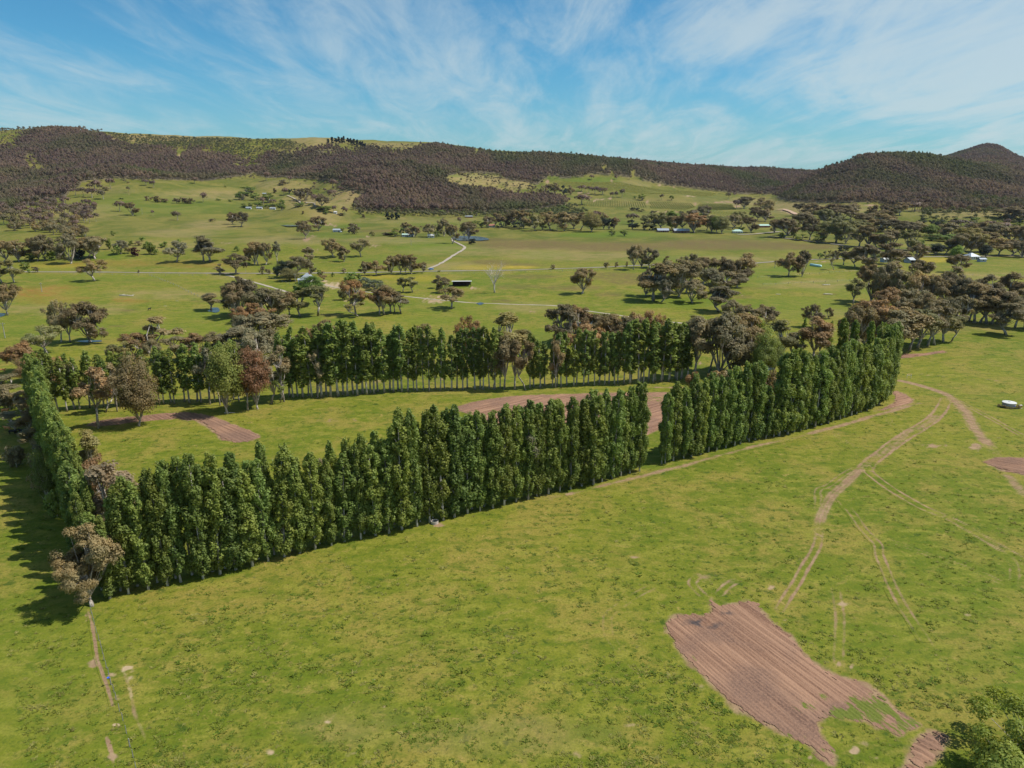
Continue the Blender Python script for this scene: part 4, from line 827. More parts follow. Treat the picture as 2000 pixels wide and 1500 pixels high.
grove('in the middle gum clump', 'gums in the clump in mid valley', """1276 588 70 50 T b;1292 590 46 36 G c;1262 578 40 26 G d;1325 580 70 62 G b;1300 580 66 44 G b;1352 591 44 42 G c;1372 557 52 46 G d;1350 550 50 40 G b;1407 556 52 46 G d;1424 571 32 46 G c;1388 572 36 34 G c;1440 562 50 38 G d;1456 552 56 36 T b;1404 609 50 44 T d;1340 572 60 40 G b""", 1.2)
grove('on the flat in mid valley', 'scattered gums on the mid valley flat', """1137 574 52 52 G b;1237 527 50 36 G c;1253 523 32 26 G c;1269 523 36 34 G c;1184 525 13 11 B b;1204 522 9 7 B b;1224 521 9 5 B b;1302 520 19 13 T b;1080 526 8 10 B b;854 563 24 16 T b;868 572 28 28 G b;882 603 36 52 S b;787 570 26 18 T o;806 571 28 20 T o;1540 540 42 40 G d;1566 540 54 36 G d;1666 594 54 30 T o;1868 532 32 38 G b;1860 550 28 30 W c""")
grove('around the white roofed house', 'trees around the white roofed house', """557 543 32 30 L n;582 541 36 50 G b;567 549 22 36 L o;608 538 26 20 G o;514 536 14 13 B c;525 536 10 9 B c;624 537 9 9 B g;632 548 17 12 T b;650 541 7 6 B v;672 534 10 10 B b;685 549 14 28 B g;702 549 16 11 C g;713 559 16 26 L l;735 567 19 30 L l;722 562 14 22 L l;540 540 16 14 B n""")
grove('along the middle road', 'gums standing along the middle of the road', """713 538 26 22 G b;735 538 26 28 G b;764 536 34 27 G b;781 535 35 26 G b;804 535 35 34 G b;826 533 20 16 G b;793 535 30 22 G d""")
grove('below the grassy knoll', 'gums below the grassy knoll', """504 518 48 24 T b;519 518 46 28 G b;542 516 46 20 W c;604 512 28 25 G c;652 503 33 36 G b;672 511 28 23 G b;705 502 32 34 S b;596 467 32 28 G d;621 451 27 32 G d;461 536 38 34 T c;430 535 19 18 T c;480 533 16 9 W c;497 516 46 40 G b;398 511 54 36 T b;411 512 48 48 T c;345 512 37 39 G c""")
grove('near the left end of the road', 'gums near the left end of the road', """139 515 62 48 G c;186 506 47 50 G c;172 504 44 42 T b;88 509 52 50 G b;74 510 52 42 G b;38 511 45 46 G b;8 512 44 50 G b;28 553 48 32 T o;4 553 46 34 T o;185 549 44 56 S b;15 616 62 54 G b;50 527 13 19 B g;70 532 11 11 B d;57 533 6 7 B g;271 533 5 5 B d""")
grove('under the left hillside', 'bushes and gums under the left hillside', """212 487 20 10 B g;229 498 16 16 B g;237 496 24 24 G c;250 495 12 12 B o;264 500 15 18 B m;283 486 9 9 B g;295 497 20 16 B g;305 497 10 12 B g;278 471 8 11 B g;221 461 9 8 B g;320 483 10 15 B g;270 480 8 12 B d;256 479 8 10 B g;463 491 9 9 B g;287 485 12 10 B p;105 508 14 30 B p;60 508 16 30 B g;155 506 20 24 B n;350 475 7 8 B g""")
grove('on the left hillside', 'trees dotted over the left hillside', """234 413 15 19 G d;260 421 24 24 G d;299 421 8 7 T d;347 430 13 19 G c;415 433 6 12 B d;455 438 22 24 G d;471 443 26 28 G d;397 395 14 16 G d;345 397 10 15 B d;356 397 10 14 B d;364 397 9 14 B d;373 398 9 14 B d;290 392 8 12 B b;308 395 11 18 B b;322 395 6 16 B b;202 389 14 22 G b;188 433 13 13 W b;427 392 4 12 B g;450 394 4 9 B g;237 389 3 10 B g""")
grove('high on the left pasture', 'trees high on the left pasture', """180 386 14 19 G b;163 384 14 17 G b;148 382 11 15 G b;127 385 15 14 G b;216 369 16 15 G b;285 362 9 15 G b;300 367 11 13 G b;185 370 13 22 G b;207 372 7 13 B b;380 359 10 15 G d;251 376 9 7 T d;520 353 13 15 G d;566 357 10 11 G d;552 361 9 15 B d;440 366 4 5 B g;175 371 9 12 G k;195 371 8 10 G b""")
grove('around the hillside farm', 'trees around the hillside farm', """476 391 16 26 L g;499 391 13 20 L g;486 376 11 26 L g;478 406 8 16 L g;525 396 17 28 L g;550 411 20 18 L g;537 377 10 9 C d;515 400 11 18 G d;533 401 9 14 G c;512 407 8 14 L g;522 407 8 14 L g;554 409 16 8 C g;502 404 8 14 L p;490 404 7 10 B g;536 407 9 20 L g;468 390 10 14 L g;580 404 7 18 L p;590 403 8 10 L p""")
grove('on the slope beside the spur', 'gums on the slope beside the forested spur', """555 382 11 16 G b;566 379 9 10 L n;576 379 10 11 L n;587 391 21 20 G b;600 391 22 20 G b;584 393 14 16 G o;597 397 8 6 T b;616 400 16 16 G b;631 406 22 28 G d;625 391 10 12 G b;649 391 16 16 G d;664 378 11 11 G b;650 367 12 16 G d;635 412 9 28 L g;652 416 11 12 G b;674 422 14 11 T b;666 421 5 12 B d;637 418 8 10 L g;710 426 7 8 B d;592 418 5 6 B d""")
grove('by the farm sheds', 'trees by the farm sheds in mid valley', """692 457 18 24 B d;771 462 16 22 L g;795 461 25 23 G b;811 463 20 22 G d;838 463 23 28 G b;853 464 12 10 L g;867 461 32 26 G b;883 476 34 24 G b;917 467 32 34 G b;908 465 24 20 G b;922 477 9 16 B n;727 461 8 10 B o;669 454 8 9 L y;752 460 6 12 B d;757 429 14 12 C n;766 429 14 13 C n;776 429 15 14 C n;785 460 14 10 L g""")
grove('by the red roofed house', 'trees by the red roofed house', """897 438 10 10 G d;926 446 14 22 L y;940 445 10 16 L y;952 445 22 22 G d;966 443 24 26 G d;982 444 20 26 G d;998 442 22 20 G d;975 447 10 10 L n;930 420 8 12 L g;905 421 8 10 L g;990 421 8 10 G d;862 418 7 14 L g""")
grove('in the mid valley belt', 'trees in the long belt across mid valley', """1004 444 26 24 G b;1022 446 28 26 G b;1012 448 12 18 L n;1045 451 28 24 G o;1060 449 14 14 L y;1075 449 28 28 G b;1088 450 14 14 G b;1102 451 30 28 G b;1120 447 24 26 G b;1134 450 28 24 W b;1155 453 30 30 L o;1178 448 18 18 L n;1190 448 17 13 L n;1200 448 19 15 G r;1235 448 15 18 L n;1234 438 14 18 G o;1166 433 14 14 G b;1179 433 15 13 G b;1195 461 9 12 L g;1218 461 9 16 L g""", 1.16)
grove('around the long homestead', 'trees around the long homestead', """1260 449 12 14 L n;1268 449 25 27 G o;1276 450 10 12 L n;1292 449 26 28 G o;1312 447 28 26 G g;1318 450 22 22 G b;1335 450 26 26 G b;1356 454 30 34 G r;1352 431 14 20 G b;1375 428 22 20 G d;1372 428 8 14 L g;1390 453 26 26 G o;1410 456 28 24 L o;1400 454 26 20 L g;1430 447 22 22 G b;1447 444 24 24 G o;1467 454 24 22 G d;1446 453 8 12 L p;1338 427 8 20 L g;1380 450 20 20 G b""", 1.16)
grove('on the vineyard slope', 'trees dotted over the vineyard slope', """1136 400 15 28 G d;1060 381 17 16 G d;1070 379 14 12 G d;1085 382 22 22 G d;1100 381 18 16 L n;1114 381 18 14 G d;1136 374 9 16 G d;1150 377 10 14 G d;1162 379 11 16 G d;1177 381 11 20 G d;1196 386 8 9 G d;1205 386 9 10 G d;1215 386 13 12 G d;1254 391 11 15 L p;1292 391 9 8 G d;1311 391 9 10 L g;1240 389 6 6 L g;1204 352 7 9 G d;1229 351 7 9 G d;1155 351 7 10 G d""")
grove('below the vineyard', 'trees below the vineyard', """1235 412 6 12 L n;1244 412 6 12 L n;1253 414 5 12 L n;1275 417 5 12 L n;1330 418 5 10 L n;1100 411 9 20 L g;1120 424 9 22 L n;1422 390 11 10 G d;1438 408 13 14 G d;1453 408 22 32 G d;1488 407 20 24 G d;1478 431 24 28 G d;1494 433 24 28 G d;1473 405 7 7 G d;1435 386 8 9 G d;1500 422 28 20 G b;1512 456 26 20 G b;1483 384 8 10 G d""")
grove('under the round hill', 'gums under the round right hill', """1530 464 30 36 G b;1545 460 24 26 G o;1525 465 8 10 B g;1549 465 10 10 L y;1567 421 19 26 G d;1586 423 21 26 G d;1569 443 24 32 G d;1581 469 34 26 G d;1609 446 30 28 G o;1622 429 24 34 G d;1641 431 20 30 G d;1660 429 26 34 G d;1709 429 22 22 G b;1728 426 22 20 G d;1745 424 18 16 G d;1757 421 20 22 G d;1786 413 12 24 G d;1565 470 11 18 L y""", 1.16)
grove('in the right valley band', 'gums in the band across the right valley', """1633 474 40 42 G o;1651 476 34 26 G o;1678 481 26 22 T b;1696 482 34 28 G b;1712 483 20 24 W b;1737 486 30 36 G c;1700 447 26 44 G b;1723 452 26 34 G b;1664 466 24 30 G o;1742 459 24 42 G d;1770 464 24 32 G d;1788 462 24 26 G b;1775 489 32 30 G o;1800 489 15 14 L g;1610 470 24 24 G o;1598 474 12 20 L y;1620 455 20 28 G o;1680 455 20 26 G o""", 1.16)
grove('at the right valley edge', 'trees at the right edge of the valley', """1815 463 20 26 L g;1831 462 26 20 L n;1857 467 26 32 G c;1850 471 11 40 L g;1820 470 10 30 L g;1828 498 18 24 L n;1846 497 20 26 G o;1876 498 34 36 G b;1892 497 40 42 G o;1866 503 18 18 L p;1912 492 32 42 G b;1925 503 20 20 L n;1940 472 30 38 G b;1976 476 28 42 G b;1950 499 26 32 G b;1976 499 24 36 G d;1997 503 24 26 G d;1995 480 30 30 G d""", 1.16)
grove('on the right grassy rise', 'trees on the grassy rise at right', """1976 428 20 42 G d;1992 432 18 24 G d;1903 425 14 14 G d;1800 441 10 13 L n;1820 440 8 10 L n;1868 429 4 10 L g;1905 438 11 10 L g;1965 443 10 10 G d;1985 448 10 14 L g;1930 446 10 14 G b;1900 460 20 30 G d;1920 462 22 30 G b;1955 455 14 26 G d;1875 450 14 30 G c""", 1.16)
grove('by the right hand sheds', 'gums by the sheds at right', """1670 521 28 26 G d;1690 525 38 40 G d;1647 518 22 15 T c;1629 527 30 13 W c;1648 497 14 18 L n;1612 506 13 12 L o;1600 506 10 10 L g;1743 524 40 28 T d;1736 516 26 26 G b;1766 510 16 22 G d;1790 510 27 26 G d;1710 506 12 14 L y;1622 505 13 10 L o;1635 505 9 8 L n""", 1.16)
# lone grove on the left slope, many crowns
gl = []
Lp = [(-10,402),(60,392),(110,388),(150,396),(184,402),(182,430),(178,452),(140,468),(100,452),(60,446),(-10,448)]
rg = np.random.default_rng(5)
while len(gl) < 95:
    u, v = rg.uniform(0, 185), rg.uniform(392, 468)
    if inside(np.array([u]), np.array([v]), Lp)[0] and all(abs(u - a) / 9 + abs(v - b) / 5 > 1 for a, b in gl): gl.append((u, v))
for u, v in gl:
    p = at(u, v + 6); plant(p, rg.uniform(11, 15), rg.uniform(14, 19), 'G', random.choice('bbdc'), 'brown gum tree in the dense grove on the left hill slope', 'gums in the dense left hillside grove')
# dark conifers on the skyline
for u, v, h, wd in [(641,277,7,8),(649,277,10,10),(656,277,10,9),(662,277,11,9),(668,277,10,9),(672,276,11,7),(680,277,10,10),(686,279,10,9),(692,281,11,10),(698,283,11,9),(704,285,12,9),(709,288,13,9),(714,292,13,9)]:
    p = at(u, v + 3); plant(p, size_px(p, v - h), wd * 1.15 / scale_at(p), 'C', 'n', 'blackish green conifer in the tight row on the left skyline', 'conifers in a row on the skyline')

# near leafy tree at the lower right
tm, cm = gum_model(990, 9.6, 26, 0.05, 150, 280, 0.17, 0.085, 0.02, round_=0.15, up=0.5, trunk_r=0.028)
nt = link('leafy_tree', None, None, (60.5, 67.5, 0), 0.6, 'large leafy green tree cut off at the lower right corner', 'tree', None); nt.empty_display_size = 0.1
link('trunk', tm, nt); cr = link('crown', cm, nt); cr.color = (0.25, 0.31, 0.065, 1)

# ---------------------------------------------------------------- forest on the hills, scrub and grass tufts (masses nobody could count)
def scatter(name, pts, scl, rot, protos, label, attrs=None, tilt=None):
    me = bpy.data.meshes.new(name); me.from_pydata([tuple(p) for p in pts], [], [])
    n = len(pts)
    for k, d, typ in (('scl', scl, 'FLOAT_VECTOR'), ('rot', rot, 'FLOAT'), ('pick', RNG.integers(0, len(protos), n), 'INT')) + tuple((k, v, 'FLOAT') for k, v in (attrs or {}).items()):
        a = me.attributes.new(k, typ, 'POINT'); a.data.foreach_set('vector' if typ == 'FLOAT_VECTOR' else 'value', np.asarray(d, np.int32 if typ == 'INT' else np.float32).ravel())
    o = link(name, me, kind='stuff', label=label)
    g = bpy.data.node_groups.new(name + '_spread', 'GeometryNodeTree'); g.interface.new_socket('Geometry', in_out='INPUT', socket_type='NodeSocketGeometry'); g.interface.new_socket('Geometry', in_out='OUTPUT', socket_type='NodeSocketGeometry')
    N = g.nodes; L = g.links; gi = N.new('NodeGroupInput'); go = N.new('NodeGroupOutput'); ip = N.new('GeometryNodeInstanceOnPoints')
    jn = N.new('GeometryNodeJoinGeometry')
    for p in reversed(protos):
        oi = N.new('GeometryNodeObjectInfo'); oi.inputs['Object'].default_value = p; oi.inputs['As Instance'].default_value = True; L.new(oi.outputs['Geometry'], jn.inputs[0])
    def named(nm, t):
        a = N.new('GeometryNodeInputNamedAttribute'); a.data_type = t; a.inputs['Name'].default_value = nm; return a.outputs[0]
    cx = N.new('ShaderNodeCombineXYZ'); L.new(named('rot', 'FLOAT'), cx.inputs[2])
    L.new(gi.outputs[0], ip.inputs['Points']); L.new(jn.outputs[0], ip.inputs['Instance']); ip.inputs['Pick Instance'].default_value = True
    L.new(named('pick', 'INT'), ip.inputs['Instance Index']); L.new(cx.outputs[0], ip.inputs['Rotation']); L.new(named('scl', 'FLOAT_VECTOR'), ip.inputs['Scale']); L.new(ip.outputs[0], go.inputs[0])
    o.modifiers.new('spread', 'NODES').node_group = g
    return o
def proto(name, me): return bpy.data.objects.new(name, me)
FP = []
for i in range(5):
    rng = np.random.default_rng(1200 + i); C = []
    for k in range(11):
        a = rng.random() * 6.28; q = rng.random() ** 0.5 * 0.62; C.append((math.cos(a) * q, math.sin(a) * q, 0.55 + 0.32 * (1 - q * q) * rng.uniform(0.5, 1.1)))
    C = np.array(C); pr = leaves(rng, C, rng.uniform(0.22, 0.40, len(C)), 22, 0.085, up=0.3, flat=0.7, shell=0.5, dens_top=0.6, ctr=(0, 0, 0.42))
    mb = MB(); mb.tube([(0, 0, -0.1), (0, 0, 0.6)], [0.05, 0.03], 4, False); tb = mb.mesh('t', M_GBARK); c_ = crown_mesh('c', [pr], M_FOREST)
    FP.append(proto('forest_tree', both(tb, c_, 'forest_tree')))
F_POLY = [
 ([(-40,292),(30,285),(45,262),(80,256),(110,254),(150,256),(180,262),(205,268),(222,280),(255,288),(300,290),(340,293),(347,305),(352,316),(360,300),(372,291),(400,292),(440,305),(465,312),(490,320),(500,338),(470,344),(420,351),(390,354),(370,352),(320,351),(280,350),(230,349),(190,352),(160,354),(152,368),(132,374),(132,384),(100,387),(60,390),(30,396),(-40,402)], 1200, 2760, 1.0),
 ([(-40,380),(60,384),(70,400),(20,408),(-40,410)], 900, 2300, 0.8),
 ([(500,340),(500,322),(520,303),(560,302),(600,292),(640,288),(660,292),(690,299),(720,290),(760,296),(775,302),(800,296),(830,289),(850,286),(900,294),(960,302),(1000,306),(1050,305),(1100,306),(1200,316),(1300,322),(1400,327),(1500,332),(1600,336),(1640,340),(1600,350),(1540,372),(1500,379),(1440,379),(1400,373),(1330,366),(1300,361),(1262,353),(1250,347),(1240,340),(1230,346),(1180,343),(1160,338),(1130,346),(1060,349),(1050,361),(1030,356),(990,351),(982,341),(930,337),(900,338),(875,343),(868,352),(875,362),(900,370),(960,377),(1000,386),(1050,386),(1100,392),(1108,400),(1060,408),(1000,414),(950,415),(880,415),(820,414),(760,414),(700,412),(694,404),(704,395),(720,384),(700,378),(690,372),(672,371),(660,354),(620,352),(560,347),(520,347)], 1200, 3350, 1.0),
 ([(1515,386),(1560,366),(1600,348),(1640,328),(1700,304),(1760,299),(1800,306),(1850,309),(1900,322),(2000,349),(2100,360),(2100,409),(2000,409),(1960,411),(1900,409),(1850,408),(1800,400),(1780,404),(1740,404),(1722,396),(1700,394),(1640,396),(1590,396),(1545,393)], 1350, 2600, 1.0),
 ([(1700,340),(1780,325),(1830,300),(1880,285),(1930,279),(1960,287),(2000,300),(2100,315),(2250,370),(2000,365),(1900,345)], 2250, 6400, 1.0),
 ([(1760,410),(1850,408),(1960,412),(2040,412),(2040,420),(1900,412),(1800,414)], 1200, 1900, 0.5),
 ([(1300,318),(1400,322),(1520,328),(1600,330),(1720,325),(1720,350),(1590,356),(1540,368),(1440,360)], 2300, 6400, 1.0),
]
HOLES = [(75,330,22,9),(130,345,14,4),(250,300,20,4),(395,318,12,4),(420,300,30,5),(470,326,22,6),(575,318,14,4),(640,300,26,4),(735,330,10,3),(690,352,14,5),(655,366,16,5),(1080,345,14,3),(1180,330,7,8),(1195,338,5,7),(1236,338,6,7),(1330,345,12,3),(1405,362,10,3),(1790,384,10,3),(1845,393,16,4),(1735,388,12,3),(790,390,14,3),(880,395,18,3),(960,395,12,3),(20,291,18,6),(62,318,14,18),(95,305,6,6),(350,306,5,10),(700,300,20,3),(930,300,4,4),(480,300,20,8)]
pts = []
for Y0 in np.geomspace(950, 6400, 620):
    dS = 7.6 * (1 + (Y0 - 1500) / 9000); s = np.arange(-0.80, 0.82, dS / Y0); s = s + RNG.uniform(-0.45, 0.45, len(s)) * dS / Y0; Yv = Y0 * (1 + RNG.uniform(-0.0022, 0.0022, len(s)))
    pts.append(np.stack([s * Yv, Yv], 1))
pts = np.concatenate(pts); Zp = height(pts[:, 0], pts[:, 1]); Up, Vp = project(pts[:, 0], pts[:, 1], Zp)
wig = RNG.normal(size=len(pts)) * 4 + 14 * fbm(pts[:, 0] / 60, pts[:, 1] / 90, 77, 3); wig2 = RNG.normal(size=len(pts)) * 2.2 + 7 * fbm(pts[:, 0] / 60, pts[:, 1] / 90, 78, 3); keep = np.zeros(len(pts), bool)
for poly, y0, y1, dn in F_POLY:
    m = (pts[:, 1] > y0) & (pts[:, 1] < y1); k = inside(Up[m] + wig[m], Vp[m] + wig2[m] * 0.6, poly); k &= RNG.random(k.sum() * 0 + len(k)) < dn; keep[np.where(m)[0][k]] = True
for cu, cv, ru, rv in HOLES:
    q = ((Up - cu) / ru) ** 2 + ((Vp - cv) / rv) ** 2; keep &= ~((q < 1.0) & (RNG.random(len(q)) < 0.80))
thin = fbm(pts[:, 0] / 140, pts[:, 1] / 140, 99, 3); keep &= ~((thin > 0.30) & (RNG.random(len(thin)) < 0.5))
gu, gv = project(V[:, 0], V[:, 1], V[:, 2]); lit = np.zeros(len(V))
for poly, y0, y1, dn in F_POLY:
    m = np.where((V[:, 1] > y0) & (V[:, 1] < y1))[0]; m = m[inside(gu[m], gv[m], poly)]; lit[m] = 0.85 * dn
for cu, cv, ru, rv in HOLES: lit[((gu - cu) / ru) ** 2 + ((gv - cv) / rv) ** 2 < 1] = 0
ground.data.attributes['litter'].data.foreach_set('value', lit.astype(np.float32))
fp = np.stack([pts[keep, 0], pts[keep, 1], Zp[keep]], 1); n = len(fp); print('forest trees', n)
r_ = RNG.uniform(4.0, 7.0, n); hh = RNG.uniform(10, 16, n) * np.where(RNG.random(n) < 0.08, 1.25, 1)
gz = np.clip(2.6 * (0.65 * vnoise(fp[:, 0] / 170, fp[:, 1] / 260, 55) + 0.35 * vnoise(fp[:, 0] / 45, fp[:, 1] / 70, 56)) - 1.15, 0, 1) * 0.85
pz = np.clip(2.4 * (0.6 * vnoise(fp[:, 0] / 120, fp[:, 1] / 200, 57) + 0.4 * vnoise(fp[:, 0] / 30, fp[:, 1] / 50, 58)) - 1.1, 0, 1)
scatter('hillside_forest', fp, np.stack([r_, r_, hh], 1), RNG.uniform(0, 6.28, n), FP, 'brown gum forest covering the hills', {'green': gz, 'pale': pz})
if FAR:
    q = np.array([a[0] for a in FAR]); hw_ = np.array([(a[2] * .56, a[2] * .56, a[1] * 1.1) for a in FAR])
    scatter('distant_gum_trees', q, hw_, RNG.uniform(0, 6.28, len(q)), FP, 'small far gum trees dotted over the valley and hill slopes', {'green': np.array([0.25 if a[3] in 'oc' else 0.0 for a in FAR])})
# sparse scrub on the upper slopes and forest fringes
SC_POLY = [([(205,262),(300,268),(420,272),(560,276),(600,284),(560,300),(520,304),(495,322),(465,312),(400,292),(345,292),(300,290),(250,285)], 1700, 2760, 0.95, 0.75), ([(880,342),(985,340),(1055,362),(1052,384),(1000,384),(900,368),(872,358)], 1200, 2600, 0.10, 0.4), ([(1030,410),(1110,402),(1150,412),(1140,424),(1060,425)], 900, 1900, 0.3, 0.9),
           ([(700,414),(1050,416),(1040,424),(900,426),(700,420)], 900, 1700, 0.28, 0.7), ([(1800,410),(2000,412),(2020,440),(1950,452),(1880,452),(1800,436)], 900, 1500, 0.12, 0.8), ([(180,352),(500,342),(500,350),(180,362)], 1300, 2200, 0.06, 0.3), ([(640,282),(850,284),(840,292),(700,300)], 1900, 2760, 0.16, 0.3), ([(0,250),(200,250),(200,262),(0,290)], 2000, 2740, 0.2, 0.3), ([(560,350),(700,350),(690,400),(600,372)], 1200, 2200, 0.05, 0.2)]
k2 = np.zeros(len(pts), bool); gg = np.zeros(len(pts))
for poly, y0, y1, dn, gr in SC_POLY:
    m = (pts[:, 1] > y0) & (pts[:, 1] < y1); k = inside(Up[m], Vp[m], poly) & (RNG.random(m.sum()) < dn * (0.4 + 1.3 * vnoise(pts[m, 0] / 50, pts[m, 1] / 80, 63))); w_ = np.where(m)[0][k]; k2[w_] = True; gg[w_] = gr
k2 &= ~keep; sp = np.stack([pts[k2, 0], pts[k2, 1], Zp[k2]], 1); n = len(sp); print('scrub', n); r_ = RNG.uniform(2.2, 6.0, n)
scatter('hill_scrub', sp, np.stack([r_, r_, r_ * RNG.uniform(1.0, 1.9, n)], 1), RNG.uniform(0, 6.28, n), FP, 'scattered scrub on the upper hill slopes', {'green': gg[k2]})

# grass tufts in the near paddocks
m, t = new_mat("tuft_grass"); r = t.new('ShaderNodeObjectInfo').outputs['Random']
c = t.mix(t.step(r, 0.0, 0.6), rgb(0.105, 0.160, 0.018), rgb(0.185, 0.210, 0.030)); c = t.mix(t.step(r, 0.66, 0.95), c, rgb(0.25, 0.235, 0.065))
c = t.mix(t.attr('tone'), t.mix(1.0, c, rgb(0.75, 0.75, 0.75), 'MULTIPLY'), t.mix(1.0, c, rgb(1.2, 1.2, 1.2), 'MULTIPLY'))
b = t.new('ShaderNodeBsdfPrincipled', i_Roughness=0.8); t.set(b, 'Base Color', c); b.inputs['Specular IOR Level'].default_value = 0.15
tr = t.new('ShaderNodeBsdfTranslucent'); t.set(tr, 'Color', c); ms = t.new('ShaderNodeMixShader', i_0=0.3); t.l.new(b.outputs[0], ms.inputs[1]); t.l.new(tr.outputs[0], ms.inputs[2]); finish(t, ms.outputs[0])
TP = []
for i in range(5):
    rng = np.random.default_rng(1300 + i); n = 16; a = rng.random(n) * 6.28; q = rng.random(n) ** 0.6 * 0.5; base = np.stack([np.cos(a) * q, np.sin(a) * q, np.zeros(n)], 1)
    tip = base + np.stack([np.cos(a) * 0.25 + rng.normal(size=n) * 0.15, np.sin(a) * 0.25 + rng.normal(size=n) * 0.15, rng.uniform(0.5, 1.0, n)], 1); sd_ = np.stack([-np.sin(a), np.cos(a), a * 0], 1) * rng.uniform(0.10, 0.22, (n, 1))
    v = np.stack([base - sd_, base + sd_, tip], 1).reshape(-1, 3); TP.append(proto('grass_tuft', mesh('grass_tuft', v, np.arange(n * 3).reshape(-1, 3), m, attrs={'tone': np.repeat(rng.random(n), 3)})))
n = 60000; s_ = RNG.uniform(-0.80, 0.80, n); Yg = 1 / RNG.uniform(1 / 330, 1 / 66, n); X = s_ * Yg; 
g1 = vnoise(X / 9, Yg / 9, 71) * 0.6 + vnoise(X / 2.2, Yg / 2.2, 72) * 0.6; Ag = paint(X, Yg, 0 * X); k = (RNG.random(n) < 0.16 + 0.20 * (g1 > 0.62)) & (Ag['dirt'] < 0.12)
for o in [o for o in COL.objects if o.name.startswith('tilled_patch')]:
    co = np.empty(len(o.data.vertices) * 3, np.float32); o.data.vertices.foreach_get('co', co); co = co.reshape(-1, 3); ca, sa = math.cos(o.rotation_euler.z), math.sin(o.rotation_euler.z)
    wx = o.location.x + co[:, 0] * ca - co[:, 1] * sa; wy = o.location.y + co[:, 0] * sa + co[:, 1] * ca
    wd = np.empty(len(co), np.float32); o.data.attributes['weeds'].data.foreach_get('value', wd)
    cell = set(zip(np.floor(wx[wd < 0.6]).astype(int).tolist(), np.floor(wy[wd < 0.6]).astype(int).tolist())); k &= np.array([(int(a), int(b_)) not in cell for a, b_ in zip(np.floor(X), np.floor(Yg))])
X, Yg, g1 = X[k], Yg[k], g1[k]; n = len(X); print('tufts', n); sc_ = RNG.uniform(0.22, 0.62, n) * (0.6 + 0.6 * g1) * np.where(RNG.random(n) < 0.06, 1.7, 1)
scatter('grass_tufts', np.stack([X, Yg, 0 * X], 1), np.stack([sc_ * 1.25, sc_ * 1.25, sc_ * RNG.uniform(0.14, 0.34, n)], 1), RNG.uniform(0, 6.28, n), TP, 'tufts of darker grass in the near paddocks')

# ---------------------------------------------------------------- vineyard rows
def vines(poly, dirp, gap, label, hgt=1.3):
    W = np.array([gp(*p) for p in poly]); a, b = np.array(gp(*dirp[0])), np.array(gp(*dirp[1])); e = (b - a) / np.hypot(*(b - a)); n = np.array([-e[1], e[0]]); o = W.mean(0)
    L, N = (W - o) @ e, (W - o) @ n; vs, fs, tone = [], [], []
    for nn in np.arange(N.min(), N.max(), gap):
        l = np.arange(L.min(), L.max(), 6.0); X, Y = o[0] + l * e[0] + nn * n[0], o[1] + l * e[1] + nn * n[1]; k = inside(X, Y, W)
        Z = height(X, Y)
        for i in range(len(l) - 1):
            if not (k[i] and k[i + 1]) or RNG.random() < 0.03: continue
            base = len(vs); w0 = 0.55 + 0.35 * RNG.random(); h0 = hgt * RNG.uniform(0.75, 1.15)
            for q in (i, i + 1):
                for sgn, zz in ((-1, -0.4), (-0.8, h0 * 0.8), (0.1, h0), (0.9, h0 * 0.75), (1, -0.4)): vs.append((X[q] + n[0] * w0 * sgn, Y[q] + n[1] * w0 * sgn, Z[q] + zz)); tone.append(RNG.random())
            fs += [(base + j, base + j + 1, base + 6 + j, base + 5 + j) for j in range(4)]
    o_ = link('vineyard', mesh('vineyard', vs, np.array(fs), M_LEAF, attrs={'tone': tone}), kind='stuff', label=label); o_.color = (0.22, 0.235, 0.050, 1)
vines([(1150,393),(1262,394),(1262,406),(1180,405),(1130,400)], ((1200,405),(1200,393)), 5.5, 'vine rows on the lower slope at left')
vines([(1270,395),(1350,397),(1360,404),(1340,410),(1270,407)], ((1310,407),(1300,395)), 5.5, 'vine rows on the lower slope in the middle')
vines([(1365,398),(1430,400),(1440,410),(1400,411),(1362,406)], ((1400,411),(1370,398)), 6.0, 'vine rows on the lower slope at right')
vines([(1080,352),(1150,356),(1240,362),(1330,372),(1400,377),(1390,383),(1300,380),(1200,372),(1120,366),(1080,360)], ((1150,362),(1180,357)), 7.0, 'vine rows on the upper slope under the forest')
vines([(1290,409),(1460,414),(1458,426),(1400,424),(1330,418)], ((1330,414),(1340,409)), 7.0, 'vine rows at the foot of the slope')

